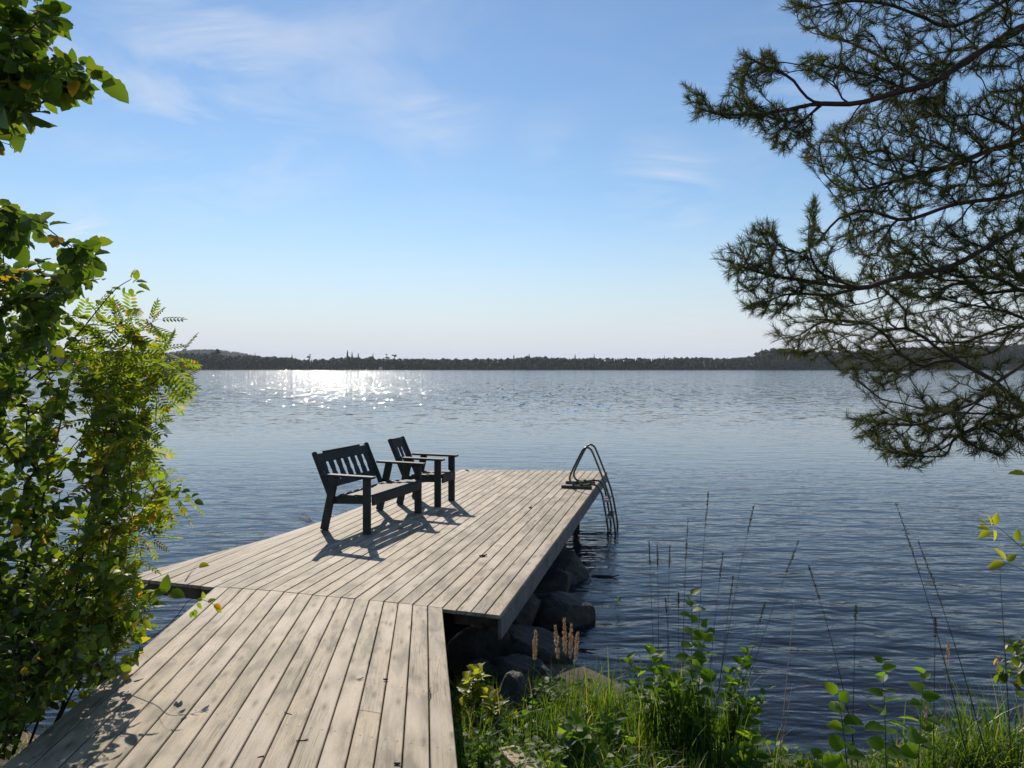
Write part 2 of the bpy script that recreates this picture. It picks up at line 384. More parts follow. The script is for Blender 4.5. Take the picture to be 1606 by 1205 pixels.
tag(link('water', np_mesh('water', WV, [np.array([[0, 1, 2, 3]])]), M_water), 'rippled grey blue lake with sun glitter towards the far shore', 'lake', kind='structure')

# ------------------------------------------------------------------ the air: thin haze in one box round everything
bm_v = [(x, y, z) for z in (-4.5, 125) for y in (-520, 3420) for x in (-3300, 3300)]
hz_me = bpy.data.meshes.new('haze'); hz_me.from_pydata(bm_v, [], [(0, 2, 3, 1), (4, 5, 7, 6), (0, 1, 5, 4), (2, 6, 7, 3), (0, 4, 6, 2), (1, 3, 7, 5)]); hz_me.update()
th = NT('thin_haze'); pvn = th.n('VolumePrincipled', Density=HAZE, Anisotropy=0.2); pvn.inputs['Color'].default_value = (.82, .88, 1.0, 1)
th.t.links.new(pvn.outputs[0], th.out.inputs[1])
tag(link('haze', hz_me, th.m), 'thin summer haze over the lake', 'haze', kind='stuff')

# ------------------------------------------------------------------ jetty and walkway
DZ = CAMZ-1.85      # top of the jetty
C0 = Vector((-.083, 5.12)); CL = Vector((-3.41, 6.04)); FR_ = Vector((1.71, 12.26)); FL = Vector((-1.10, 12.47))
meas = [(0, 785.6, 964), (4, 694, 953.4), (8, 602.2, 943.2), (12, 513, 935), (16, 424.3, 926.2), (20, 338.2, 919.7), (24, 256, 911.6), (27, 198, 905)]
mp_i = [m[0] for m in meas]; mpts = [onz(m[1], m[2], DZ) for m in meas]
def near_pt(i): return Vector((np.interp(i, mp_i, [p.x for p in mpts]), np.interp(i, mp_i, [p.y for p in mpts])))
fd = (FL-FR_).normalized()
def far_pt(i): return FR_ + fd*(.1262*i)
left_poly = [Vector((-3.41, 6.04)), Vector((-2.56, 7.56)), Vector((-2.0, 8.98)), Vector((-1.53, 10.7)), Vector((-.97, 12.46)), Vector((-.80, 13.0))]
def left_x(y):
    return float(np.interp(y, [p.y for p in left_poly], [p.x for p in left_poly]))
def line_end(i):
    a = near_pt(i); b = far_pt(i)
    for k in range(0, 401):
        p = a.lerp(b, k/400)
        if k > 0 and p.x < left_x(p.y): return p
    return b
def plank(name, quad, z4, mat, parent, th=.028, gap=.0035, nseg=1):
    """quad: near-right, near-left, far-left, far-right in plan; a board with eased top edges"""
    nr, nl, fl, fr = [Vector(q) for q in quad]
    u = ((fr+fl)/2-(nr+nl)/2); L = u.length; u.normalize()
    s0 = (nl-nr).normalized(); s1 = (fl-fr).normalized() if (fl-fr).length > 1e-5 else s0
    nr = nr+s0*gap; nl = nl-s0*gap; fr = fr+s1*gap; fl = fl-s1*gap
    vs = []; uv = []; fs = []
    N = max(1, int(L/.8)); w = max((nl-nr).length, (fl-fr).length)
    sag = [random.uniform(-.0012, .0012) for _ in range(N+1)]
    for k in range(N+1):
        f = k/N; r = nr.lerp(fr, f); l = nl.lerp(fl, f); z = z4[0]*(1-f)+z4[1]*f + sag[k]
        d = (l-r); dn = d.normalized() if d.length > 1e-6 else s0; c = min(.004, d.length*.3)
        prof = [(r, z-th), (r, z-c), (r+dn*c, z), (l-dn*c, z), (l, z-c), (l, z-th)]
        a = [0, th, th+.004, th+w, th+w+.004, 2*th+w]
        for (p, zz), vv in zip(prof, a): vs.append((p.x, p.y, zz)); uv.append((f*L, vv))
    for k in range(N):
        for q in range(6): fs.append((k*6+q, (k+1)*6+q, (k+1)*6+(q+1) % 6, k*6+(q+1) % 6))
    fs.append(tuple(range(6))); fs.append(tuple(range(N*6+5, N*6-1, -1)))
    m = MB(); m.add(vs, fs, uv); return m.build(name, mat, parent)

jetty = tag(empty('wooden_jetty', (0, 8, 0)), 'weathered grey wooden jetty with long planks reaching into the lake', 'jetty')
def jpart(o):
    o.matrix_parent_inverse = Matrix.Translation((0, -8, 0)); return o
for i in range(27):
    a, b = near_pt(i), near_pt(i+1)
    ea, eb = line_end(i), line_end(i+1)
    ua = (ea-a).normalized(); j = random.uniform(-.012, .012)
    if i < 4 or i >= 20: a = a-ua*(.02+j*.6); b = b-ua*(.02+j*.6)
    dz = random.uniform(-.0016, .0016)
    jpart(plank('plank', (a, b, eb, ea), (DZ+dz, DZ+dz*.5), M_wood, jetty))
def flat_board(p0, p1, z0, z1, th, mat, parent, name, off=0):
    """vertical board between two plan points"""
    p0 = Vector(p0); p1 = Vector(p1); m = MB()
    m.beam((p0.x, p0.y, (z0+z1)/2), (p1.x, p1.y, (z0+z1)/2), th, abs(z1-z0), ch=.003)
    return m.build(name, mat, parent)
ud = (FR_-C0).normalized(); side = Vector((ud.y, -ud.x))
TH = .029
q0 = C0+ud*.02-side*.014; q1 = FR_+ud*.0-side*.014
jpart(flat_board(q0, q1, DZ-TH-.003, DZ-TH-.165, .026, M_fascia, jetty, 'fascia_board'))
# front header beam and left rim beam, cross beams and posts under the deck
ce = (CL-C0).normalized()
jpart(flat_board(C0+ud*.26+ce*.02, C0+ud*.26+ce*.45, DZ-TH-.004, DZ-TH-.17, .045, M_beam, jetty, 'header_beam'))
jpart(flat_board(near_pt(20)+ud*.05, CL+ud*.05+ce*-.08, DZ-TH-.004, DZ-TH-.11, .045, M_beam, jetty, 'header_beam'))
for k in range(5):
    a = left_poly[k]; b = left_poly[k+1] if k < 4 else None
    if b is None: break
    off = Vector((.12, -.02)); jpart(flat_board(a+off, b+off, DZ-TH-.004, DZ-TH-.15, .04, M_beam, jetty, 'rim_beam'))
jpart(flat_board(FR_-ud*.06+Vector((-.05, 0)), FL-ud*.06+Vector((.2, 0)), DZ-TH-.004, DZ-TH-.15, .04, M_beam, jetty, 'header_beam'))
for f in (.22, .45, .68, .86):
    r = C0.lerp(FR_, f)+ce*.06; y = r.y+.5; lx = left_x(r.y+.55)+.25
    l = r+ce*((r.x-lx)/-ce.x)
    jpart(flat_board(r, l, DZ-TH-.004, DZ-TH-.15, .045, M_beam, jetty, 'cross_beam'))
    for q in (r+ce*.35, r.lerp(l, .5), l-ce*.3):
        m = MB(); m.tube([(q.x, q.y, -1.6), (q.x, q.y, DZ-TH-.155)], .06, 10); jpart(m.build('pile', M_beam, jetty))

walk = tag(empty('wooden_walkway', (-1.5, 4, .5)), 'broad weathered plank walkway leading from the bank down to the jetty', 'walkway')
def wpart(o):
    o.matrix_parent_inverse = Matrix.Translation((1.5, -4, -.5)); return o
WS = .0512
def wline(i):
    J = near_pt(4+i); x1 = (718.7-44.34*i-CX)/F*2.95
    d = (Vector((x1, 2.95))-J).normalized(); return J, d
for i in range(16):
    (Ja, da), (Jb, db) = wline(i), wline(i+1)
    Jc = (Ja+Jb)/2; zj = DZ + random.uniform(-.0012, .0012)
    breaks = [0.012, 6.6]
    if i == 3: breaks = [.012, 1.93, 6.6]
    elif i in (7, 12): breaks = [.012, random.uniform(3.2, 4.2), 6.6]
    for k in range(len(breaks)-1):
        s, e = breaks[k]+(0.004 if k else 0), breaks[k+1]
        nr, nl, fl, fr = Ja+da*e, Jb+db*e, Jb+db*s, Ja+da*s
        zz = lambda t: zj+WS*t
        wpart(plank('plank', (nr, nl, fl, fr), (zz(e), zz(s)), M_wood, walk))
(Ja, da), (Jb, db) = wline(0), wline(16)
m = MB(); e = 6.6
for (J, d, sgn) in ((Ja, da, 1), (Jb, db, -1), ((Ja+Jb)/2, da, 0)):
    n_ = Vector((-d.y, d.x))*(-.07*sgn)
    a = J+d*.12+n_; b = J+d*e+n_
    mm = MB(); mm.beam((a.x, a.y, DZ-.11+WS*.12), (b.x, b.y, DZ-.11+WS*e), .045, .145, ch=.003)
    wpart(mm.build('bearer', M_beam, walk))

# ------------------------------------------------------------------ bench and armchair
def seat_furniture(name, label, cat, foot, yaw, W, nslat):
    """local x along the seat (near end 0, far end W), local y towards the sitter's feet, z up"""
    root = tag(empty(name, (foot[0], foot[1], DZ+.001), 0), label, cat, 'dark painted seats on the jetty')
    u = Vector((math.sin(R(yaw)), math.cos(R(yaw)))); f = Vector((math.cos(R(yaw)), -math.sin(R(yaw))))
    root.matrix_world = Matrix(((u.x, f.x, 0, foot[0]), (u.y, f.y, 0, foot[1]), (0, 0, 1, DZ+.001), (0, 0, 0, 1)))
    # u x f points down, so mirror-free frame needs x flipped: build with x -> -x below
    root.matrix_world = Matrix(((-u.x, f.x, 0, foot[0]), (-u.y, f.y, 0, foot[1]), (0, 0, 1, DZ+.001), (0, 0, 0, 1)))
    def B(nm, p0, p1, w, t, up=(0, 0, 1), ch=.006):
        m = MB(); m.beam((-p0[0], p0[1], p0[2]), (-p1[0], p1[1], p1[2]), w, t, up, ch); return m.build(nm, M_paint, root)
    for x in (0, W):
        B('leg', (x, -.005, 0), (x, -.005, .615), .045, .088, (0, 1, 0))
        B('leg', (x, -.575, 0), (x, -.43, .615), .045, .092, (0, 1, 0))
        inn = .048 if x == 0 else -.048
        B('armrest', (x, -.60, .630), (x, .085, .630), .095, .026, (0, 0, 1), .008)
        B('back_post', (x+inn, -.50, .32), (x+inn, -.755, .875), .045, .062, (0, 1, 0), .012)
        B('side_rail', (x+inn*.96, -.53, .335), (x+inn*.96, -.045, .365), .034, .085)
    a, b = .07, W-.07
    B('seat_apron', (.025, .052, .365), (W-.025, .052, .365), .024, .105, (0, 0, 1))
    for k in range(4):
        y = -.005-.118*k; z = .424-.010*k
        B('seat_slat', (.024, y, z), (W-.024, y, z), .104, .022)
    def back(z): return -.507-.245*(z-.335)/.54
    B('top_rail', (a, back(.80), .80), (b, back(.80), .80), .026, .115, (0, -.41, .91), .01)
    m = MB()   # slightly raised centre of the top rail
    x0, x1 = a+(b-a)*.13, b-(b-a)*.13
    m.beam((-x0, back(.862), .862), (-x1, back(.862), .862), .026, .022, (0, -.41, .91), .008); m.build('rail_crest', M_paint, root)
    B('bottom_rail', (a, back(.50), .50), (b, back(.50), .50), .026, .085, (0, -.41, .91), .006)
    for k in range(nslat):
        x = a+(b-a)*(k+.5)/nslat + (0 if nslat > 3 else 0)
        w = (b-a)/nslat*.56
        zs = [.53, .60, .64, .70, .752]; ws = [w, w, w*.74, w, w]
        m = MB(); vs = []; uv = []
        for z, ww in zip(zs, ws):
            y = back(z)
            for (dx, dy) in ((-ww/2, -.009), (ww/2, -.009), (ww/2, .009), (-ww/2, .009)):
                vs.append((-(x+dx), y+dy, z)); uv.append((z, dx))
        fs = []
        for r in range(4):
            for q in range(4): fs.append((r*4+q, r*4+(q+1) % 4, (r+1)*4+(q+1) % 4, (r+1)*4+q))
        fs.append((3, 2, 1, 0)); fs.append((16, 17, 18, 19))
        m.add(vs, fs, uv); m.build('back_slat', M_paint, root)
    return root
leg1 = onz(576, 838, DZ)
seat_furniture('garden_bench', 'dark green wooden two-seat bench with slatted back standing nearer on the jetty', 'bench', (leg1.x, leg1.y), 21, 1.17, 7)
legc = onz(687, 795.5, DZ)
seat_furniture('garden_armchair', 'dark green wooden single armchair behind the bench on the jetty', 'armchair', (legc.x, legc.y), 19, .45, 3)

# ------------------------------------------------------------------ bathing ladder
bl = C0+ud*(5.50)            # where the near rail crosses the jetty edge
lad = tag(empty('bathing_ladder', (bl.x, bl.y, DZ)), 'bent metal tube swim ladder over the right edge of the jetty', 'ladder')
def L(s, z, t): p = side*s+ud*t; return Vector((p.x, p.y, z))
def smooth(pts, n=5):
    out = []
    P = [pts[0]]+list(pts)+[pts[-1]]
    for i in range(1, len(P)-2):
        for k in range(n):
            t = k/n; a, b, c, d = P[i-1], P[i], P[i+1], P[i+2]
            out.append(.5*((2*b)+(c-a)*t+(2*a-5*b+4*c-d)*t*t+(3*b-a-3*c+d)*t**3))
    out.append(P[-2]); return out
for t in (0, .40):
    loop = [L(.225, -.9, t), L(.215, -.62, t), L(.14, -.16, t), L(.10, -.03, t), L(.05, .045, t), L(-.03, .065, t), L(-.16, .05, t), L(-.26, .04, t), L(-.335, .065, t), L(-.375, .13, t), L(-.365, .20, t),
            L(-.30, .345, t), L(-.20, .545, t), L(-.165, .60, t), L(-.115, .632, t), L(-.06, .61, t), L(-.02, .55, t), L(.09, .28, t), L(.185, .03, t), L(.25, -.20, t), L(.32, -.62, t), L(.325, -.9, t)]
    m = MB(); m.tube(smooth(loop), .0155, 12); m.build('rail', M_steel, lad, True)
    m = MB(); m.beam(L(-.50, .022, t-.03), L(-.03, .022, t-.03), .055, .042); b = m.build('mounting_batten', M_board, lad)
    for s, z in ((-.20, .05), (-.06, .06)):
        m = MB(); m.tube([L(s-.018, z+.004, t), L(s+.018, z+.004, t)], .021, 12); m.build('clamp', M_board, lad, True)
for k, z in enumerate((-.17, -.42, -.68)):
    s = .16+(-z-.17)*.14
    m = MB(); m.beam(L(s+.03, z, -.01), L(s+.03, z, .41), .075, .028); m.build('tread', M_board if k else M_board, lad)
    for t in (0, .40):
        m = MB(); m.beam(L(s-.02, z, t-.018), L(s+.08, z, t-.018), .012, .034); m.build('tread_clamp', M_clamp, lad)

# ------------------------------------------------------------------ rocks
def rock_mesh(name, r, seed, flat=.7, jag=.25):
    import bmesh
    rg = np.random.default_rng(seed); bm = bmesh.new(); bmesh.ops.create_icosphere(bm, subdivisions=4, radius=1)
    pl = [(Vector(rg.normal(size=3)).normalized(), rg.uniform(.55, .86)) for _ in range(11)]
    ph = rg.uniform(0, 6, 6)
    for v in bm.verts:
        c = v.co.copy()
        for n_, d in pl:
            k = c.dot(n_)-d
            if k > 0: c -= n_*k*.93
        q = 1+jag*.18*(math.sin(c.x*4+ph[0])*math.sin(c.y*5+ph[1])+math.sin(c.z*7+ph[2])*.5*math.sin(c.x*9+ph[3])) + float(rg.normal())*.010 + .03*math.sin(c.x*11+ph[4])*math.sin(c.y*13+c.z*9+ph[5])
        v.co = Vector((c.x*r[0], c.y*r[1], c.z*r[2]))*q
    me = bpy.data.meshes.new(name); bm.to_mesh(me); bm.free(); return me
def rock(x, y, z, r, seed, label, rz=0., name='boulder', cat='boulder', group='boulders under and beside the jetty'):
    o = link(name, rock_mesh(name, r, seed), M_rock); o.location = (x, y, z); rg = random.Random(seed)
    o.rotation_euler = (rg.uniform(-.25, .25), rg.uniform(-.25, .25), rz)
    tag(o, label, cat, group); return o
rock(.50, 6.75, .06, (.36, .30, .25), 3, 'big dark flat-topped boulder jutting farthest into the water beside the jetty', .2)
rock(.36, 7.35, .08, (.42, .34, .30), 4, 'grey boulder with a pale slanting face just behind the flat-topped boulder', .9)
rock(.52, 8.2, .02, (.42, .44, .30), 9, 'rounded boulder in shade farthest out along the jetty edge', .4)
rock(-.05, 6.5, .10, (.38, .42, .34), 12, 'shadowed boulder tucked under the jetty edge beside the flat-topped boulder', .4)
rock(.02, 7.6, .10, (.44, .40, .36), 13, 'shadowed boulder under the jetty behind the pale-faced boulder', .9)
rock(.18, 5.85, .04, (.42, .30, .24), 14, 'low wide dark boulder at the water in front of the flat-topped boulder', .1)
rock(-.28, 5.72, .12, (.36, .30, .28), 15, 'dark boulder under the near right corner of the jetty', .7)
rock(.10, 5.22, .12, (.36, .26, .22), 16, 'long dark boulder lying low in front of the jetty corner', -.2)
rock(.00, 4.58, .24, (.19, .16, .19), 21, 'brown sunlit rock with a split face beside the walkway', .6)
rock(.19, 4.58, .20, (.12, .11, .14), 22, 'small brown rock right of the split-faced rock', .2)
rock(.46, 4.95, .10, (.16, .14, .14), 24, 'pale brown stone between the grass heads at the water', .8)
rock(.50, 4.60, .06, (.15, .13, .10), 27, 'reddish flat stone among the grass below the golden grass heads', .3)
rock(-.22, 5.22, .08, (.30, .24, .20), 31, 'dark mossy stone against the outer end of the walkway', .3)
pi_ = 0
for (x, y, r) in ((-.6, 6.3, .34), (-.9, 5.9, .3), (-.45, 7.2, .36), (-.1, 8.6, .34), (.35, 9.0, .3), (-1.2, 6.2, .3)):
    rock(x, y, -.02, (r*1.1, r, r*.8), 40+pi_, 'shadowed stone of the rubble under the jetty planks', pi_*.7, 'foundation_stone', 'stone', 'rubble stones under the jetty'); pi_ += 1

# ------------------------------------------------------------------ vectorised leaves and twigs
def frames(axis, normal):
    a = axis/np.linalg.norm(axis, axis=1, keepdims=True)
    s = np.cross(normal, a); ln = np.linalg.norm(s, axis=1, keepdims=True); ln[ln < 1e-6] = 1; s = s/ln
    n = np.cross(a, s); return np.stack([s, a, n], axis=2)       # columns x(side), y(along), z(normal)
def instance(TV, TF, pos, fr, scale):
    N = len(pos); T = len(TV)
    V = np.einsum('nij,tj->nti', fr, TV)*scale.reshape(-1, 1, 1) + pos[:, None, :]
    F_ = []
    for f in TF: F_.append((f[None, :, :] + (np.arange(N)*T)[:, None, None]).reshape(-1, f.shape[1]))
    return V.reshape(-1, 3), F_
def leaf_template(w=.38, n=6, serr=.03, fold=.16, curl=.10, shape='ovate'):
    V = []; F4 = []
    for k in range(n+1):
        t = k/n
        if shape == 'ovate': ww = w*(math.sin(math.pi*min(1, t**.72*.98+.012))**.75)
        else: ww = w*math.sin(math.pi*(t*.96+.02))**.8
        if k in (0,): ww = .02
        if k == n: ww = .012
        s = serr*(1 if k % 2 else -1)
        y = .06+t*.94; zc = -curl*t*t
        rb = .012*(1 if k % 2 else -1)*(0 < k < n)
        V += [(-ww-s*(0 < k < n), y+s*.4, zc+fold*ww+rb), (0, y, zc), (ww+s*(0 < k < n), y-s*.4, zc+fold*ww+rb)]
    V += [(-.008, 0, 0), (.008, 0, 0)]
    for k in range(n):
        b = k*3; F4 += [(b, b+1, b+4, b+3), (b+1, b+2, b+5, b+4)]
    e = (n+1)*3; F4.append((e, e+1, 2, 0))
    return np.array(V, dtype=float), [np.array(F4)]
T_ald = leaf_template(.38, 9, .016, .30, .22)
T_ovl = leaf_template(.27, 6, .012, .32, .2)
T_sml = leaf_template(.30, 3, .0, .2, .08)
def compound_template(pairs=6, ll=.30, lw=.085):
    V = []; F3 = []; F4 = []
    def leaflet(o, d, L_, z0=0):
        d = np.array(d)/np.hypot(*d); s = np.array((d[1], -d[0])); b = len(V)
        for (t, w_, z) in ((0, 0, 0), (.28, 1, .03), (.28, 0, -.012), (.28, -1, .03), (.68, .86, .01), (.68, 0, -.03), (.68, -.86, .01), (1, 0, -.06)):
            p = np.array(o)+d*L_*t+s*lw*w_*.5; V.append((p[0], p[1], z*L_*2+z0))
        F3.extend([(b, b+2, b+1), (b, b+3, b+2), (b+4, b+5, b+7), (b+5, b+6, b+7)])
        F4.extend([(b+1, b+2, b+5, b+4), (b+2, b+3, b+6, b+5)])
    for k in range(pairs):
        t = .22+.66*k/(pairs-1); L_ = ll*(1-.25*abs(k-2)/pairs)
        z = -.10*t*t
        leaflet((0, t), (1, .55), L_, z); leaflet((0, t), (-1, .55), L_, z)
    leaflet((0, .9), (0, 1), ll*.9, -.09)
    b = len(V); V.extend([(-.008, 0, 0), (.008, 0, 0), (.005, .5, -.025), (-.005, .5, -.025), (.003, .92, -.09), (-.003, .92, -.09)])
    F4.extend([(b, b+1, b+2, b+3), (b+3, b+2, b+4, b+5)])
    return np.array(V, dtype=float), [np.array(F4), np.array(F3)]
T_row = compound_template()

class Skel:
    def __init__(s, k=.35, seg=.07, cap=60000):
        s.P = np.zeros((cap, 3)); s.par = np.full(cap, -1, dtype=int); s.L = np.zeros(cap); s.n = 0; s.al = 0.2; s.O = np.zeros((cap, 3)); s.k = k; s.seg = seg; s.tips = []
    def add(s, p, par):
        i = s.n; s.P[i] = p; s.par[i] = par; s.L[i] = 0 if par < 0 else s.L[par]+np.linalg.norm(s.P[i]-s.P[par]); d = s.P[i]-s.P[par] if par >= 0 else np.zeros(3); l = np.linalg.norm(d); s.O[i] = d/l if l > 1e-6 else 0; s.n += 1; return i
    def path(s, pts, par=-1, seg=None, wob=.0):
        seg = seg or s.seg; ids = []
        pts = [np.array(p, dtype=float) for p in pts]
        if par >= 0: pts = [s.P[par].copy()]+pts
        else: par = s.add(pts[0], -1); ids.append(par)
        sm = smooth([Vector(p) for p in pts], 6)
        last = np.array(sm[0])
        for q in sm[1:]:
            q = np.array(q)
            if np.linalg.norm(q-last) >= seg*.8:
                par = s.add(q+RNG.normal(size=3)*wob, par); ids.append(par); last = q
        return ids
    def nearest(s, p): return int(np.argmin(np.linalg.norm(s.P[:s.n]-np.array(p), axis=1)))
    def grow(s, T, root=None, wob=.12, lift=0.0, order=None):
        T = np.asarray(T); root = s.P[0] if root is None else np.array(root)
        if order is None: order = np.argsort(np.linalg.norm(T-root, axis=1)*RNG.uniform(.85, 1.15, len(T)))
        for i in order:
            t = T[i]; v = t-s.P[:s.n]; dd = np.linalg.norm(v, axis=1)+1e-9; co = np.einsum('ij,ij->i', v, s.O[:s.n])/dd; c = dd*(1+s.al*(1-co))+s.k*s.L[:s.n]
            b = int(np.argmin(c)); p0 = s.P[b]; d = t-p0; D = np.linalg.norm(d)
            if D < s.seg*.5: continue
            pp = s.par[b]; dirp = (p0-s.P[pp]) if pp >= 0 else d
            ln = np.linalg.norm(dirp); dirp = dirp/ln if ln > 1e-6 else d/D
            m = p0+(dirp*.35+d/D*.65)*D*.5+RNG.normal(size=3)*D*wob+np.array((0, 0, -lift*D))
            n = max(2, int(math.ceil(D/s.seg))); par = b
            for k in range(1, n+1):
                f = k/n; q = p0*(1-f)**2+2*m*f*(1-f)+t*f*f
                par = s.add(q+RNG.normal(size=3)*s.seg*.06*(f < 1), par)
            s.tips.append(par)
    def radii(s, rt, p=.45, rmax=.2):
        n = s.n; cnt = np.zeros(n); has = np.zeros(n, dtype=bool); has[s.par[:n][s.par[:n] >= 0]] = True
        cnt[~has] = 1
        for i in range(n-1, -1, -1):
            q = s.par[i]
            if q >= 0: cnt[q] += cnt[i]
        return np.minimum(rmax, rt*cnt**p), cnt
    def mesh(s, name, rt, p=.45, rmax=.2, sides=5):
        n = s.n; r, cnt = s.radii(rt, p, rmax); idx = np.array([i for i in range(n) if s.par[i] >= 0]); par = s.par[idx]
        A = s.P[par]; B = s.P[idx]; d = B-A; ln = np.linalg.norm(d, axis=1, keepdims=True); ln[ln < 1e-9] = 1; d = d/ln
        A = A-d*np.minimum(r[idx][:, None]*.4, .01)
        ref = np.where(np.abs(d[:, 2:3]) < .9, np.array([[0., 0, 1]]), np.array([[1., 0, 0]]))
        u = np.cross(d, ref); u /= np.linalg.norm(u, axis=1, keepdims=True); v = np.cross(d, u)
        ra = np.minimum(r[par], r[idx]*1.5); rb = r[idx]; V = []
        for k in range(sides):
            a = 2*math.pi*k/sides; V.append(A+(u*math.cos(a)+v*math.sin(a))*ra[:, None])
        for k in range(sides):
            a = 2*math.pi*k/sides; V.append(B+(u*math.cos(a)+v*math.sin(a))*rb[:, None])
        V = np.stack(V, axis=1); N = len(idx); base = (np.arange(N)*2*sides)[:, None]
        F4 = np.concatenate([base+np.array([[k, (k+1) % sides, sides+(k+1) % sides, sides+k]]) for k in range(sides)])
        return np_mesh(name, V.reshape(-1, 3), [F4], smooth=True)
    def tip_points(s, length, spacing):
        """positions and directions along the last stretch of every twig"""
        P = []; D = []; TP = []
        for t in s.tips:
            i = t; run = 0; k = 0
            while s.par[i] >= 0 and run < length:
                q = s.par[i]; a = s.P[i]; b = s.P[q]; l = np.linalg.norm(a-b)
                if l > 1e-6:
                    m = max(1, int(round(l/spacing)))
                    for j in range(m): P.append(a+(b-a)*(j/m)); D.append((a-b)/l); TP.append(run+l*j/m)
                run += l; i = q
        return np.array(P), np.array(D), np.array(TP)

def in_poly(pts, poly):
    x = pts[:, 0]; y = pts[:, 1]; c = np.zeros(len(pts), dtype=bool); n = len(poly)
    for i in range(n):
        x1, y1 = poly[i]; x2, y2 = poly[(i+1) % n]
        k = ((y1 > y) != (y2 > y)) & (x < (x2-x1)*(y-y1)/((y2-y1) if y2 != y1 else 1e-9)+x1); c ^= k
    return c
def targets(poly, n, Y0, Y1, zmin=.1):
    """n points through a volume whose outline has this shape, between two distances"""
    p = np.array(poly, dtype=float); lo = p.min(0); hi = p.max(0); out = []
    while len(out) < n:
        q = RNG.uniform(lo, hi, size=(n*2, 2)); q = q[in_poly(q, poly)]
        for a in q:
            Y = RNG.uniform(Y0, Y1); v = ray(a[0], a[1], Y)
            if v.z > zmin+gz(v.x, v.y)*1.0: out.append(v)
            if len(out) >= n: break
    return np.array(out)
def leafify(sk, T, length, spacing, size, mat, name, parent, droop=.25, spread=1.0, jitter=.35, keep=1.0, up=1.0, sv=.25):
    P, D, TP = sk.tip_points(length, spacing)
    if keep < 1: m = RNG.random(len(P)) < keep; P, D = P[m], D[m]
    N = len(P); rv = RNG.normal(size=(N, 3)); side_ = np.cross(D, rv); side_ /= np.linalg.norm(side_, axis=1, keepdims=True)
    ax = D*.55+side_*spread+np.array([[0, 0, -droop]])+RNG.normal(size=(N, 3))*.15; ax /= np.linalg.norm(ax, axis=1, keepdims=True)
    nm = np.array([[0, 0, up]])+RNG.normal(size=(N, 3))*jitter
    fr = frames(ax, nm); sc_ = size*RNG.uniform(1-sv, 1+sv, N)
    V, F_ = instance(T[0], T[1], P, fr, sc_)
    return link(name, np_mesh(name, V, F_), mat, parent)
# ------------------------------------------------------------------ the far shore
def conifer(m_v, m_f, x, y, z, h, w, rg, pinelike=False):
    b = len(m_v); n = 7; tiers = 5
    if pinelike:
        m_v += [(x-.55, y, z), (x+.55, y, z), (x+.35, y, z+h*.8), (x-.35, y, z+h*.8)]; m_f.append((b, b+1, b+2, b+3))
        for q in range(6):
            b = len(m_v); cx = x+rg.normal()*w*.45; cz = z+h*(.55+.38*rg.random()); r = w*(.5+.4*rg.random()); cy = y+rg.normal()*w*.4
            k = [(r, 0, 0), (-r, 0, 0), (0, r, 0), (0, -r, 0), (0, 0, r*.7), (0, 0, -r*.5)]
            m_v += [(cx+a*(.8+.4*rg.random()), cy+c, cz+d) for a, c, d in k]
            for f in ((0,2,4),(2,1,4),(1,3,4),(3,0,4),(2,0,5),(1,2,5),(3,1,5),(0,3,5)): m_f.append(tuple(b+i for i in f))
        return
    for t in range(tiers):
        b = len(m_v); z0 = z+h*(.02+.19*t); z1 = z+h*min(1, .40+.17*t); r = w*(1-.185*t)*(.85+.3*rg.random())
        for k in range(n):
            a = 2*math.pi*(k+.5*(t % 2))/n; rr = r*(.65+.6*rg.random()); m_v.append((x+rr*math.cos(a), y+rr*math.sin(a), z0+h*.03*rg.normal()))
        m_v.append((x, y, z1))
        for k in range(n): m_f.append((b+k, b+(k+1) % n, b+n))
def mk(name, vs, fs, mat, parent=None):
    me = bpy.data.meshes.new(name); me.from_pydata(vs, [], fs); me.update(); return link(name, me, mat, parent)
def mat_far():
    t = NT('far_conifer'); g = t.n('NewGeometry').outputs['Random Per Island']; tc = t.n('TexCoord').outputs['Object']
    c = t.ramp(g, [(0, rgb(.014, .026, .014)), (.6, rgb(.026, .042, .020)), (.9, rgb(.045, .06, .026)), (1, rgb(.075, .085, .035))])
    p = t.n('BsdfPrincipled', **{'Base Color': c, 'Roughness': .9}); t.t.links.new(p.outputs[0], t.out.inputs[0]); return t.m
M_far = mat_far()
prof = [(-400, 546), (0, 549), (200, 552), (285, 554), (330, 556), (400, 559), (440, 560), (480, 564), (520, 563), (545, 559), (600, 563), (640, 562), (700, 563), (800, 562), (830, 559), (900, 562), (1000, 562), (1080, 561), (1150, 561), (1185, 558), (1195, 549), (1240, 548), (1290, 551), (1330, 550), (1400, 547), (1500, 543), (1606, 541), (2000, 540)]
rg = np.random.default_rng(5); vs = []; fs = []
for row, (Y0, cnt) in enumerate(((900, 900), (925, 900), (955, 800), (1000, 700))):
    for q in range(cnt):
        px = -300+2200*(q+rg.random())/cnt; Y = Y0+rg.uniform(-10, 10); x = (px-CX)/F*Y
        top = CAMZ-(np.interp(px, [p[0] for p in prof], [p[1] for p in prof])-HY)/F*Y
        z0 = gz(x, Y)-.3; hmax = top-z0
        h = max(5, hmax*rg.uniform(.88, 1.05)) if row else max(4, hmax*rg.uniform(.5, .95))
        h = min(h, 26+rg.uniform(-4, 2))
        if hmax > 26: z0 = top-h*1.0
        conifer(vs, fs, x, Y, z0, h, h*rg.uniform(.20, .32), rg, rg.random() < .3)
tag(mk('distant_forest', vs, fs, M_far), 'dark belt of conifer forest along the whole far shore', 'forest', kind='stuff')
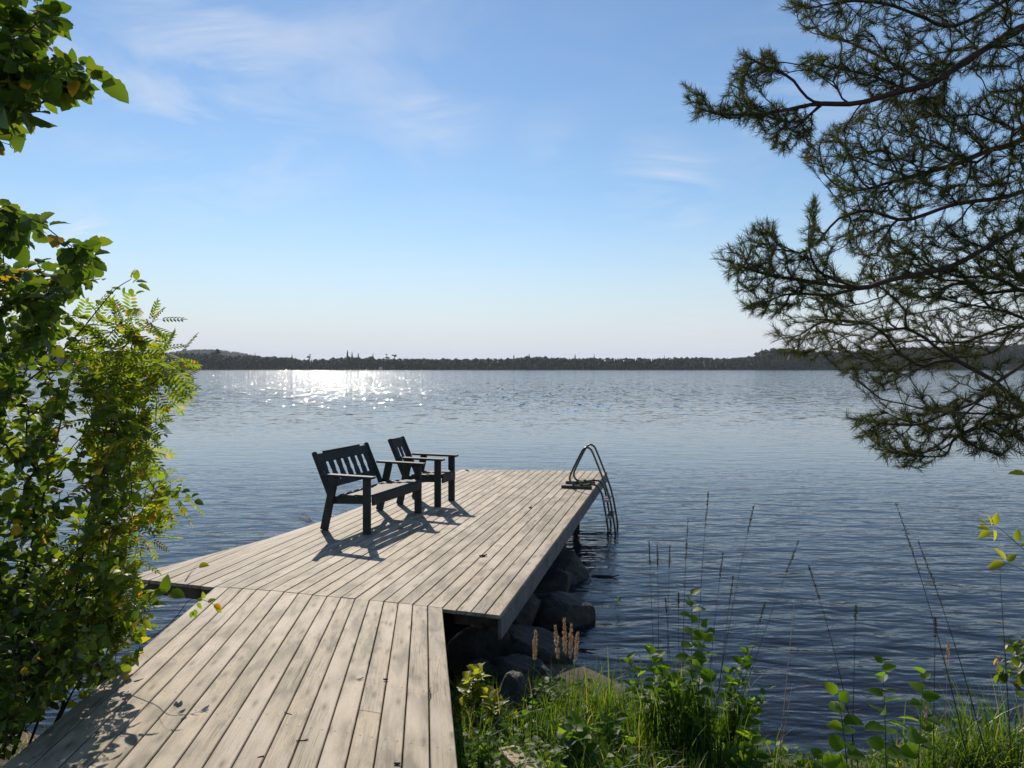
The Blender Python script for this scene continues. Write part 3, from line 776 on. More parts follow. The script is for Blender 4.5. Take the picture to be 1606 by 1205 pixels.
# undergrowth closes the wood down to the waterline
vs = []; fs = []
for q in range(1500):
    px = -300+2200*(q+rg.random())/1500; Y = rg.uniform(893, 899); x = (px-CX)/F*Y; r = rg.uniform(1.2, 3.2)
    b = len(vs); vs += [(x-r, Y, -.2), (x+r, Y, -.2), (x+r*.8, Y+1, r*1.3), (x, Y+.5, r*1.9), (x-r*.8, Y+1, r*1.2), (x, Y-1.2, r*.7)]
    fs += [(b, b+1, b+5), (b+1, b+2, b+5), (b+2, b+3, b+5), (b+3, b+4, b+5), (b+4, b, b+5)]
tag(mk('shoreline_bushes', vs, fs, M_far), 'low dark bushes along the far waterline', 'bushes', kind='stuff')
vs = []; fs = []
for q in range(3000):   # wood on the remote hill
    x = rg.uniform(-1600, -750); Y = rg.uniform(2350, 2620); h = rg.uniform(9, 13); conifer(vs, fs, x, Y, gz(x, Y)-1, h, h*.42, rg)
tag(mk('hill_forest', vs, fs, M_far), 'hazy wooded hill rising behind the left part of the far shore', 'forest', kind='stuff')
for (px, ty, pine_, w, txt) in ((545, 548, 0, .16, 'tallest dark spruce above the far shore right of the sun glitter'), (552, 551, 0, .15, 'narrow spruce beside the tallest one on the far shore'), (562, 553, 0, .18, 'spruce at the right of the tall group above the glitter'),
        (585, 552, 0, .10, 'thin spire-like spruce alone above the far shore'), (582, 555, 1, .2, 'small rounded pine next to the spire-like spruce'), (607, 553, 1, .13, 'lone slim pine with tufted top, left one of the pair'),
        (619, 555, 1, .16, 'lone pine with a small round crown, right one of the pair'), (458, 555, 0, .15, 'broad spruce over the left end of the glitter'), (485, 554, 1, .12, 'sparse pine standing free above the low gap of the far wood'),
        (336, 547, 1, .2, 'pine sticking up from the hazy hill side at the left'), (312, 549, 0, .16, 'spruce over the far left shore beside the shrub'), (400, 553, 0, .15, 'pointed spruce below the hazy hill'),
        (806, 556, 0, .16, 'pair-topped spruce near the middle of the far shore'), (830, 554, 0, .2, 'broad bushy spruce at the middle of the far shore'), (902, 555, 0, .16, 'spruce standing above the wood over the ladder'), (932, 554, 0, .12, 'slim spruce right of the one over the ladder'),
        (1042, 556, 0, .10, 'thin spruce tip over the even wood right of the ladder'), (1195, 546, 0, .2, 'tall dense pine where the far wood steps up at the right'), (1207, 545, 1, .22, 'rounded tall pine on the step of the far wood'), (1222, 546, 0, .2, 'dark spruce behind the lowest left pine twig')):
    Y = 893.; x = (px-CX)/F*Y; z0 = .8; top = CAMZ-(ty-HY)/F*Y
    vs = []; fs = []; conifer(vs, fs, 0, 0, 0, top-z0, (top-z0)*w, rg, bool(pine_)); o = mk('shore_pine' if pine_ else 'shore_spruce', vs, fs, M_far)
    o.location = (x, Y, z0); tag(o, txt, 'tree', 'taller trees on the far shore')
# two cabins on the far shore
M_white = mat_simple('white_boards', (.62, .62, .60), .8); M_red = mat_simple('red_boards', (.16, .05, .035), .8); M_roof = mat_simple('dark_roof', (.06, .06, .06), .8)
def cabin(px, w, mat, txt):
    Y = 889.; x = (px-CX)/F*Y; root = tag(empty('lake_cabin', (x, Y, 1.0)), txt, 'cabin', 'cabins on the far shore')
    m = MB(); m.beam((-w/2, 0, 1.2), (w/2, 0, 1.2), 3.5, 2.6, ch=.02); m.build('wall', mat, root)
    m = MB(); m.add([(-w/2-.3, -2.1, 2.45), (w/2+.3, -2.1, 2.45), (w/2+.3, 0, 3.9), (-w/2-.3, 0, 3.9), (-w/2-.3, 2.1, 2.45), (w/2+.3, 2.1, 2.45)], [(0, 1, 2, 3), (3, 2, 5, 4), (0, 3, 4), (1, 5, 2), (0, 4, 5, 1)]); m.build('roof', M_roof, root)
cabin(597, 3.6, M_white, 'tiny white boathouse at the far waterline right of the glitter')
cabin(616, 5, M_red, 'tiny reddish cabin between trees just right of the white boathouse')
# ------------------------------------------------------------------ leaf and needle materials
ML_alder = mat_leaf('alder_leaf', [(0, rgb(.028, .060, .010)), (.35, rgb(.042, .085, .012)), (.7, rgb(.060, .105, .014)), (.96, rgb(.085, .12, .015)), (.985, rgb(.25, .17, .02)), (1, rgb(.30, .20, .02))], trans=.42)
ML_dark = mat_leaf('dark_leaf', [(0, rgb(.028, .060, .010)), (.5, rgb(.050, .095, .012)), (.85, rgb(.085, .130, .014)), (.95, rgb(.11, .15, .016)), (.97, rgb(.30, .20, .02)), (1, rgb(.30, .20, .02))], trans=.48)
ML_rowan = mat_leaf('rowan_leaf', [(0, rgb(.050, .095, .012)), (.5, rgb(.095, .150, .014)), (.91, rgb(.125, .165, .018)), (.965, rgb(.30, .21, .02)), (1, rgb(.24, .10, .015))], trans=.54)
ML_weed = mat_leaf('waterside_leaf', [(0, rgb(.035, .085, .010)), (.6, rgb(.058, .125, .012)), (1, rgb(.10, .165, .018))], trans=.52, gloss=.03)
ML_yel = mat_leaf('yellow_green_leaf', [(0, rgb(.12, .17, .018)), (1, rgb(.22, .24, .02))], trans=.5)
ML_grass = mat_leaf('grass_blade', [(0, rgb(.025, .060, .008)), (.5, rgb(.045, .098, .011)), (.86, rgb(.08, .13, .018)), (.95, rgb(.20, .18, .06)), (1, rgb(.30, .24, .12))], trans=.45, gloss=.07, patch=False)
ML_straw = mat_leaf('straw', [(0, rgb(.32, .20, .12)), (1, rgb(.50, .34, .22))], trans=.25, tstops=[(0, rgb(.5, .33, .2)), (1, rgb(.62, .44, .28))], patch=False)
ML_stalk = mat_leaf('dark_stalk', [(0, rgb(.035, .030, .018)), (1, rgb(.075, .060, .032))], trans=.15, patch=False)
ML_pine = mat_leaf('pine_needle', [(0, rgb(.018, .034, .015)), (.6, rgb(.036, .055, .022)), (.9, rgb(.070, .085, .036)), (1, rgb(.12, .085, .045))], trans=.20, gloss=.02, patch=False)
M_bark = mat_bark('shrub_bark', rgb(.030, .022, .014), rgb(.085, .065, .045))
M_pbark = mat_bark('pine_bark', rgb(.025, .016, .011), rgb(.085, .052, .032))
M_berry = mat_simple('rowan_berry', (.30, .022, .012), .35)

# ------------------------------------------------------------------ left: alder tree whose boughs enter from outside the frame
def shrub(name, label, cat, roots, polys, T, size, mat, length=.22, spacing=.045, k=.3, rt=.0013, rmax=.05, seg=.06, group=None, fname='foliage', sname='stem', keep=1., **kw):
    root = tag(empty(name, (roots[0][0][0], roots[0][0][1], roots[0][0][2])), label, cat, group)
    inv = Matrix.Translation((-roots[0][0][0], -roots[0][0][1], -roots[0][0][2]))
    sk = Skel(k=k, seg=seg)
    for q, r in enumerate(roots):
        if q and np.min(np.linalg.norm(sk.P[:sk.n]-np.array(r[0]), axis=1)) > .08: r = [roots[0][0], tuple((np.array(roots[0][0])+np.array(r[0]))/2-np.array((0, 0, .04)))]+list(r)
        sk.path(r)
    TG = np.concatenate([targets(*p) for p in polys]); sk.grow(TG, wob=kw.pop('wob', .12))
    o = leafify(sk, T, length, spacing, size, mat, fname, root, keep=keep, **kw); o.matrix_parent_inverse = inv
    w = link(sname, sk.mesh(sname, rt, .45, rmax), M_bark, root); w.matrix_parent_inverse = inv
    return root, sk
def pv(px, py, Y): v = ray(px, py, Y); return (v.x, v.y, v.z)
alder_polys = [
    ([(-60, -40), (70, -40), (78, 0), (100, 60), (98, 85), (85, 100), (60, 118), (20, 130), (-60, 140)], 95, 2.0, 2.7),
    ([(-60, 60), (60, 70), (110, 100), (140, 118), (118, 132), (100, 130), (90, 148), (60, 165), (30, 170), (60, 178), (40, 184), (-60, 190)], 70, 2.0, 2.5),
    ([(95, 92), (150, 108), (150, 126), (125, 140), (100, 155)], 22, 2.15, 2.3),
    ([(-60, 190), (20, 195), (50, 222), (10, 245), (-60, 248)], 14, 2.1, 2.5),
    ([(-60, 320), (20, 322), (60, 345), (90, 362), (70, 380), (40, 400), (-60, 405)], 34, 2.3, 2.9),
    ([(-60, 410), (50, 415), (110, 405), (125, 385), (150, 378), (168, 405), (170, 440), (130, 460), (90, 480), (90, 560), (-60, 560)], 150, 2.5, 3.3),
]
alder_roots = [[(-3.5, 3.0, .45), (-3.35, 2.95, 1.4), (-3.2, 2.8, 2.6), (-3.05, 2.7, 3.6), (-2.9, 2.6, 4.4)],
               [(-3.2, 2.8, 2.6), (-2.6, 2.65, 2.75), pv(40, 470, 2.8), pv(95, 440, 2.8), pv(150, 400, 2.75)],
               [(-3.05, 2.7, 3.2), (-2.4, 2.5, 3.3), pv(0, 70, 2.3), pv(60, 98, 2.25), pv(120, 112, 2.2), pv(158, 124, 2.2)],
               [(-3.1, 2.75, 2.9), (-2.5, 2.6, 3.0), pv(10, 340, 2.5), pv(55, 350, 2.5)]]
alder, sk = shrub('alder_tree', 'alder with broad toothed leaves whose boughs overhang from the upper left edge', 'tree', alder_roots, alder_polys, T_ald, .056, ML_alder, length=.14, spacing=.034, k=.3, wob=.10, jitter=.6, sv=.45, fname='crown', sname='trunk')
# the single big leaf hanging at the tip of the top bough
TV = T_ald[0]*.092; fr = frames(np.array([[.72, .25, -.52]]), np.array([[.25, -.85, .45]])); V, F_ = instance(T_ald[0], T_ald[1], np.array([pv(160, 126, 2.2)]), fr, np.array([.094]))
o = link('leaf', np_mesh('leaf', V, F_), ML_alder, alder); o.matrix_parent_inverse = Matrix.Translation((3.5, -3.0, -.45)); o['label'] = 'single large leaf at the tip of the upper bough'

# ------------------------------------------------------------------ left: the thicket between the bank and the jetty
thick = [
    ([(-80, 470), (90, 470), (150, 500), (190, 560), (215, 620), (225, 700), (205, 800), (215, 880), (190, 960), (120, 1040), (-80, 1080)], 330, 3.1, 4.2),
    ([(-80, 520), (60, 520), (90, 700), (80, 950), (-80, 1000)], 190, 3.2, 4.2),
]
shrub('alder_shrub', 'dense dark green shrub filling the left side behind the rowan twigs', 'shrub',
      [[(-2.9, 3.7, .3), (-2.75, 3.75, 1.0), (-2.6, 3.8, 1.8), (-2.5, 3.9, 2.5)], [(-3.3, 3.5, .3), (-3.3, 3.5, 1.1), (-3.2, 3.5, 2.0)], [(-2.7, 4.1, .25), (-2.5, 4.2, .9), (-2.4, 4.3, 1.5)]],
      thick, T_ald, .052, ML_dark, length=.20, spacing=.031, jitter=.7, sv=.5, keep=.85)
rowan = [
    ([(95, 500), (150, 480), (215, 480), (260, 520), (285, 570), (288, 620), (262, 650), (240, 700), (180, 700), (130, 640)], 60, 3.3, 4.0),
    ([(150, 690), (240, 700), (290, 770), (262, 820), (215, 880), (190, 980), (140, 1000), (120, 850)], 45, 3.5, 4.3),
]
rw, rsk = shrub('rowan_shrub', 'yellow-green rowan with feather-like leaves on the right fringe of the thicket', 'shrub',
      [[(-2.75, 3.85, .28), (-2.5, 3.85, 1.0), (-2.35, 3.8, 1.7), pv(190, 560, 3.7)], [(-2.6, 4.0, .25), (-2.35, 3.95, .8), pv(200, 780, 3.9)]],
      rowan, T_row, .150, ML_rowan, length=.16, spacing=.05, jitter=.4, droop=.35, rt=.0012)
mixp = [([(120, 560), (200, 520), (250, 540), (280, 600), (280, 650), (240, 690), (232, 745), (285, 765), (300, 790), (262, 810), (228, 850), (190, 890), (120, 900)], 210, 3.4, 4.2)]
shrub('hazel_shrub', 'yellow-green broad-leaved shrub mixed between the rowan twigs above the water', 'shrub',
      [[(-2.85, 3.9, .28), (-2.6, 3.9, 1.0), (-2.4, 3.9, 1.6), (-2.25, 3.85, 2.1)]], mixp, T_ald, .051, ML_rowan, length=.16, spacing=.034, jitter=.7, sv=.45)
# berries of the rowan
for (bx, by) in ((198, 800), (188, 888), (192, 905), (180, 812)):
    c = Vector(pv(bx, by, 3.72)); m = MB()
    import bmesh
    bm = bmesh.new(); bmesh.ops.create_icosphere(bm, subdivisions=1, radius=.0055); bv = [v.co.copy() for v in bm.verts]; bf = [tuple(v.index for v in f.verts) for f in bm.faces]; bm.free()
    for q in range(14):
        d = Vector(RNG.normal(size=3))*.016; m.add([c+d+v for v in bv], bf)
    o = m.build('berry_cluster', M_berry, rw, True); o.matrix_parent_inverse = Matrix.Translation((2.75, -3.85, -.28))
low = [
    ([(60, 860), (190, 850), (205, 880), (215, 910), (255, 938), (232, 965), (190, 1010), (150, 1050), (80, 1085), (-60, 1130), (-60, 950)], 330, 3.55, 4.6),
]
shrub('willow_shrub', 'leafy low shrub leaning over the left edge of the walkway', 'shrub',
      [[(-2.75, 4.0, .25), (-2.6, 4.1, .6), (-2.45, 4.3, .9)], [(-2.9, 3.7, .3), (-2.7, 3.7, .7)]],
      low, T_ovl, .062, ML_rowan, length=.2, spacing=.034, jitter=.6, sv=.4)
low2 = [([(40, 900), (190, 900), (240, 955), (232, 1000), (205, 1060), (120, 1085), (60, 1120), (10, 1165), (-60, 1200), (-60, 900)], 330, 3.4, 4.3)]
shrub('honeysuckle_shrub', 'dark leafy shrub hugging the left edge of the walkway down to the corner', 'shrub',
      [[(-2.8, 3.6, .3), (-2.65, 3.65, .55), (-2.5, 3.8, .75)], [(-3.0, 3.3, .3), (-2.8, 3.3, .6)]], low2, T_ald, .050, ML_dark, length=.18, spacing=.034, jitter=.7, sv=.5)
fringe = [([(-80, 960), (120, 1000), (150, 1050), (90, 1090), (60, 1130), (20, 1170), (-60, 1230)], 360, 3.0, 3.8)]
shrub('bramble_bush', 'dark straggling bush in the shade at the lower left corner', 'shrub',
      [[(-2.75, 3.2, .3), (-2.65, 3.25, .5), (-2.6, 3.3, .7)]], fringe, T_sml, .05, ML_dark, length=.2, spacing=.05, jitter=.8, keep=.7)
# twigs that reach out over the planks
def sprig(name, label, pts, leaves, T, size, mat, cat='twig', r=.003, group=None, mat_st=None, parent=None):
    P_ = [Vector(pv(*p)) for p in pts]; root = tag(empty(name, P_[0]), label, cat, group) if parent is None else parent
    inv = Matrix.Translation(-root.location)
    m = MB(); sp = smooth(P_, 4); m.tube([p for p in sp], [max(.0008, r*(1-.75*i/len(sp))) for i in range(len(sp))], 5); o = m.build('stem', mat_st or M_bark, root); o.matrix_parent_inverse = inv
    LP = np.array([pv(*l[:3]) for l in leaves]); AX = np.array([(l[3], RNG.uniform(-.3, .3), l[4]) for l in leaves], dtype=float)
    NM = np.array([(RNG.uniform(-.4, .4), -.55, .8) for _ in leaves]); S = np.array([size*l[5] for l in leaves])
    V, F_ = instance(T[0], T[1], LP, frames(AX, NM), S)
    o = link('foliage', np_mesh('foliage', V, F_), mat, root); o.matrix_parent_inverse = inv; return root

sprig('', '', [(-20, 640, 3.6), (60, 585, 3.55), (117, 530, 3.5), (150, 490, 3.5), (180, 455, 3.5), (206, 438, 3.5)],
      [(213, 440, 3.5, 0, 1, 1), (206, 438, 3.5, .2, 1, .9), (212, 442, 3.5, 1, .1, .9), (208, 445, 3.5, .7, .9, .6), (215, 446, 3.5, 1, -.35, 1.1), (205, 452, 3.5, .2, -1, .7), (196, 450, 3.5, -.2, -1, .7), (212, 462, 3.5, 1, .5, .8), (190, 455, 3.5, -1, .4, .8), (178, 462, 3.5, -.9, .5, .8), (172, 468, 3.5, .6, -.9, .9), (160, 480, 3.5, -.8, .8, .9), (150, 492, 3.5, .7, -.7, 1), (140, 500, 3.5, -1, .2, .9), (125, 520, 3.5, -.4, 1, 1), (110, 535, 3.5, .4, -1, 1), (90, 555, 3.5, -.6, .8, 1)], T_ovl, .062, ML_rowan, r=.006, parent=rw)
sprig('', '', [(180, 560, 3.6), (220, 520, 3.6), (248, 500, 3.6)], [(246, 502, 3.6, 1, .12, 1.0), (240, 505, 3.6, .25, 1, .8), (228, 512, 3.6, 1, -.3, 1.), (215, 525, 3.6, 1, -.6, 1.), (235, 508, 3.6, .7, .7, .9), (205, 535, 3.6, -.2, 1, .9)], T_row, .13, ML_rowan, parent=rw)
sprig('', '', [(190, 640, 3.6), (240, 610, 3.6), (275, 600, 3.6)], [(275, 602, 3.6, 1, -.12, 1.0), (268, 602, 3.6, 1, .3, .9), (255, 605, 3.6, 1, -.7, 1.), (262, 600, 3.6, .6, .9, .9), (240, 612, 3.6, .7, -.9, 1)], T_row, .13, ML_rowan, parent=rw)
sprig('', '', [(60, 480, 2.8), (100, 440, 2.8), (140, 415, 2.8), (146, 395, 2.8)], [(146, 397, 2.8, .15, 1, 1), (136, 405, 2.8, -.6, 1, .95), (146, 402, 2.8, .9, .35, .9), (142, 412, 2.8, 1, -.35, 1), (130, 415, 2.8, .7, -1, .9), (120, 425, 2.8, -.5, 1, .9), (110, 432, 2.8, .5, -1, 1), (95, 445, 2.8, -.3, 1, 1)], T_ald, .075, ML_alder, r=.004, parent=alder)
sprig('rowan_twig', 'leafy twig with an orange leaf reaching over the walkway joint', [(225, 1010, 3.9), (270, 975, 3.95), (300, 940, 4.0), (335, 948, 4.0), (342, 962, 4.0)],
      [(318, 942, 4, -1, .1, .9), (320, 940, 4, -.2, 1, .8), (325, 945, 4, 1, .5, .9), (335, 948, 4, 1, -.4, 1.1), (338, 950, 4, .8, -1, 1.), (305, 955, 4, .1, -1, 1), (302, 958, 4, -.2, -1, .8), (310, 945, 4, .6, -.8, .8)], T_ovl, .055, ML_rowan)
sprig('alder_twig', 'twig of round leaves hanging before the dark beam end of the jetty', [(170, 960, 3.9), (215, 935, 3.9), (250, 925, 3.9), (270, 928, 3.9)],
      [(262, 930, 3.9, -.2, 1, 1.2), (262, 930, 3.9, -1, .0, 1.3), (264, 932, 3.9, 1, .05, 1.2), (250, 940, 3.9, -.6, -1, .9), (240, 938, 3.9, -1, .3, 1)], T_ald, .085, ML_alder)
sprig('birch_twig', 'thin twig with one loose leaf rising over the left end of the jetty', [(289, 913, 4.1), (297, 900, 4.1), (305, 890, 4.1), (311, 886, 4.1)],
      [(311, 889, 4.1, 1, .25, 1.)], T_ald, .062, ML_yel, r=.0015)
sprig('drooping_twig', 'drooping twig of small oval leaves beside the water left of the bench', [(225, 790, 3.8), (255, 775, 3.8), (280, 770, 3.8), (293, 775, 3.8), (306, 786, 3.8)],
      [(262, 774, 3.8, .2, 1, .9), (280, 771, 3.8, .3, 1, .9), (285, 772, 3.8, 1, .3, .9), (300, 780, 3.8, 1, .6, .8), (304, 786, 3.8, 1, -.3, 1), (292, 776, 3.8, .3, -1, .8), (275, 772, 3.8, -.1, -1, .9)], T_ald, .055, ML_alder)

# ------------------------------------------------------------------ right: the pine
pine = tag(empty('pine_tree', (3.55, 3.6, .45)), 'old pine with drooping needle-covered boughs reaching in from the right edge', 'tree')
pinv = Matrix.Translation((-3.55, -3.6, -.45))
ps = Skel(k=.22, seg=.05, cap=90000)
trunk = ps.path([(3.55, 3.6, .4), (3.5, 3.6, 1.6), (3.55, 3.65, 3.0), (3.5, 3.7, 4.6), (3.45, 3.7, 6.4)], seg=.12)
def limb(pts, fr_=None):
    pts = [pv(*p) for p in pts]
    b = ps.nearest(pts[0] if fr_ is None else fr_); return ps.path(pts if fr_ is None else pts, b)
limb([(1700, 20, 3.4), (1606, 42, 3.2), (1561, 67, 3.1), (1509, 99, 3.05), (1463, 130, 3.0), (1410, 144, 3.0), (1343, 162, 3.0), (1280, 163, 3.0), (1230, 173, 3.0), (1174, 180, 3.0), (1125, 178, 3.0), (1088, 168, 3.0)])
limb([(1281, 162, 3.0), (1262, 150, 2.95), (1241, 123, 2.9), (1220, 113, 2.9), (1180, 95, 2.85)])
limb([(1700, -30, 3.3), (1620, -20, 3.2), (1500, 40, 3.15), (1445, 26, 3.1), (1392, 7, 3.05), (1330, 2, 3.0), (1260, 15, 3.0)])
limb([(1450, 130, 3.05), (1400, 100, 3.2), (1340, 70, 3.3), (1290, 55, 3.35)])
limb([(1420, 142, 3.0), (1370, 120, 3.2), (1300, 105, 3.3), (1260, 98, 3.3)])
limb([(1720, 150, 3.9), (1606, 218, 3.5), (1551, 236, 3.4), (1509, 254, 3.3), (1463, 268, 3.3), (1400, 285, 3.3), (1330, 300, 3.3), (1290, 270, 3.3)])
limb([(1720, 230, 3.5), (1606, 300, 3.2), (1500, 320, 3.1), (1420, 345, 3.1), (1360, 330, 3.1), (1310, 345, 3.1)])
limb([(1700, 330, 3.4), (1606, 357, 3.1), (1540, 393, 3.0), (1486, 420, 3.0), (1397, 439, 2.95), (1347, 452, 2.9), (1254, 439, 2.9), (1200, 430, 2.9), (1140, 410, 2.9)])
limb([(1347, 452, 2.9), (1290, 430, 2.85), (1272, 403, 2.8), (1268, 368, 2.8), (1272, 330, 2.8)])
limb([(1340, 453, 2.9), (1300, 463, 2.9), (1236, 461, 2.9), (1190, 480, 2.95), (1160, 490, 2.95)])
limb([(1710, 400, 3.6), (1606, 443, 3.4), (1540, 475, 3.3), (1450, 489, 3.25), (1361, 511, 3.2), (1290, 543, 3.15), (1240, 564, 3.1)])
limb([(1690, 380, 3.8), (1606, 410, 3.7), (1520, 440, 3.6), (1440, 470, 3.5), (1400, 520, 3.4), (1370, 580, 3.3)])
limb([(1680, 515, 3.0), (1640, 545, 2.85), (1600, 575, 2.7), (1554, 607, 2.65), (1536, 628, 2.6), (1482, 650, 2.6), (1440, 666, 2.55), (1382, 664, 2.5), (1330, 655, 2.5)], (3.5, 3.62, 3.0))
limb([(1540, 625, 2.6), (1504, 660, 2.6), (1479, 693, 2.55), (1440, 715, 2.5), (1420, 730, 2.5)])
limb([(1700, 610, 3.0), (1650, 635, 2.9), (1606, 650, 2.8), (1550, 664, 2.75), (1500, 685, 2.7)], (3.5, 3.62, 2.3))
ps.L[:ps.n] *= .3; ps.al = .55
polys = [
    ([(1330, 590), (1440, 590), (1620, 550), (1640, 600), (1480, 640), (1400, 640), (1345, 620)], 66, 2.6, 3.1),
    ([(1065, 130), (1085, 135), (1120, 165), (1140, 140), (1165, 70), (1190, 100), (1200, 65), (1225, 100), (1210, 130), (1165, 150), (1230, 165), (1280, 180), (1270, 225), (1225, 245), (1195, 215), (1150, 190), (1085, 190)], 433, 2.8, 3.2),
    ([(1222, 0), (1330, -30), (1640, -60), (1640, 100), (1540, 120), (1400, 110), (1340, 70), (1290, 60), (1262, 55), (1230, 20)], 757, 2.8, 3.6),
    ([(1245, 100), (1260, 85), (1330, 85), (1420, 100), (1500, 100), (1480, 170), (1400, 175), (1340, 130), (1290, 135), (1250, 110)], 433, 3.0, 3.5),
    ([(1250, 245), (1300, 200), (1340, 175), (1640, 120), (1640, 330), (1560, 345), (1480, 320), (1420, 340), (1370, 380), (1320, 375), (1310, 320), (1290, 280)], 1471, 3.0, 3.7),
    ([(1110, 395), (1150, 385), (1185, 345), (1215, 350), (1230, 390), (1250, 410), (1265, 330), (1280, 300), (1285, 360), (1310, 385), (1300, 410), (1340, 450), (1330, 500), (1250, 480), (1215, 500), (1170, 490), (1150, 450)], 597, 2.75, 3.1),
    ([(1300, 370), (1400, 350), (1640, 340), (1640, 440), (1500, 470), (1400, 480), (1340, 450), (1350, 410)], 873, 2.9, 3.5),
    ([(1200, 520), (1230, 500), (1300, 490), (1400, 480), (1640, 430), (1640, 520), (1560, 560), (1440, 590), (1380, 615), (1330, 600), (1260, 560), (1225, 575)], 642, 2.95, 3.6),
    ([(1320, 640), (1370, 650), (1440, 640), (1500, 630), (1560, 600), (1640, 640), (1640, 720), (1560, 720), (1500, 710), (1440, 735), (1400, 735), (1345, 690)], 481, 2.4, 2.9),
]
PT = np.concatenate([targets(*p) for p in polys])
ps.grow(PT, root=(3.5, 3.65, 3.0), wob=.06)
bw = link('trunk', ps.mesh('trunk', .0013, .40, .13, 5), M_pbark, pine); bw.matrix_parent_inverse = pinv
Pn, Dn, TPn = ps.tip_points(.055, .0095)
def needles(P, D, per, ln):
    P = np.repeat(P, per, axis=0)+RNG.normal(size=(len(P)*per, 3))*.002; D = np.repeat(D, per, axis=0); N = len(P)
    rv = RNG.normal(size=(N, 3)); s = np.cross(D, rv); s /= np.linalg.norm(s, axis=1, keepdims=True)
    phi = RNG.uniform(R(16), R(54), N)[:, None]; ax = D*np.cos(phi)+s*np.sin(phi)+np.array([[0, 0, .12]])
    T = np.array([(-.5, 0, 0), (.5, 0, 0), (.42, .6, .02), (-.42, .6, .02), (0, 1, .03)]); L_ = ln*RNG.uniform(.7, 1.15, N)
    fr = frames(ax, RNG.normal(size=(N, 3)))
    TV = T.copy(); TV[:, 0] *= .046
    return instance(TV, [np.array([[0, 1, 2, 3]]), np.array([[3, 2, 4]])], P, fr, L_)
V, F_ = needles(Pn, Dn, 5, .036)
o = link('crown', np_mesh('crown', V, F_), ML_pine, pine); o.matrix_parent_inverse = pinv
print('PINE needles', len(V)//5, 'nodes', ps.n)
# ------------------------------------------------------------------ right bank: grass, plants, stalks
def blade_mesh(name, P, H, W, lean, segs=4, curl=1.0):
    N = len(P); az = RNG.uniform(0, 2*math.pi, N); la = RNG.normal(size=N)*.5+az
    d = np.stack([np.cos(az), np.sin(az), np.zeros(N)], 1); s = np.stack([-np.sin(la), np.cos(la), np.zeros(N)], 1); V = []
    for k in range(segs+1):
        t = k/segs; c = P+d*(H*lean*(t**1.9))[:, None]+np.array([[0, 0, 1.]])*(H*(t-curl*.42*lean*t**2.6))[:, None]
        w = (W*(1-t**1.6)*.5+.0003)[:, None]; V.append(c-s*w); V.append(c+s*w)
    V = np.stack(V, 1); n2 = 2*(segs+1); base = (np.arange(N)*n2)[:, None]
    Fq = np.concatenate([base+np.array([[2*k, 2*k+1, 2*k+3, 2*k+2]]) for k in range(segs)])
    return np_mesh(name, V.reshape(-1, 3), [Fq])
def ground_pts(n, x0, x1, y0, y1, keep=None):
    out = []
    while len(out) < n:
        x = RNG.uniform(x0, x1); y = RNG.uniform(y0, y1); z = gz(x, y)
        if z < .01: continue
        wx_ = -.25-.13*(y-2.95)
        if -2.35 < x < wx_+.02 : continue
        if keep is not None and RNG.random() > keep(x, y): continue
        out.append((x, y, z-.01))
    return np.array(out)
def clump(x, y): return .35+.65*(math.sin(x*5.3+1)*math.sin(y*6.1+x*2) > -.15)
P = ground_pts(11000, -.4, 4.4, 2.6, 4.95, clump); n = len(P)
H = RNG.uniform(.08, .30, n)*np.where(P[:, 0] > 1.35, .6, 1.0)
tag(link('grass', blade_mesh('grass', P, H, RNG.uniform(.003, .006, n), RNG.uniform(.15, .9, n)), ML_grass), 'rank green and yellowing grass covering the right bank', 'grass', kind='stuff')
P = ground_pts(3500, -5.5, -2.2, 1.5, 4.9); n = len(P)
tag(link('bank_grass', blade_mesh('bank_grass', P, RNG.uniform(.08, .3, n), RNG.uniform(.003, .006, n), RNG.uniform(.2, .9, n)), ML_grass), 'shaded grass on the bank left of the walkway', 'grass', kind='stuff')
# low broad-leaved ground cover
P = ground_pts(4200, -.45, 4.4, 2.7, 4.85, lambda x, y: 1.0 if x < .6 else .45); n = len(P)
P[:, 2] += RNG.uniform(.02, .14, n)
az = RNG.uniform(0, 6.28, n); AX = np.stack([np.cos(az), np.sin(az), RNG.uniform(-.1, .7, n)], 1); NM = np.array([[0, 0, 1.]])+RNG.normal(size=(n, 3))*.4
V, F_ = instance(T_sml[0], T_sml[1], P, frames(AX, NM), RNG.uniform(.03, .075, n))
tag(link('ground_cover', np_mesh('ground_cover', V, F_), ML_weed), 'mat of small leafy weeds between the grass and stones on the bank', 'ground cover', kind='stuff')

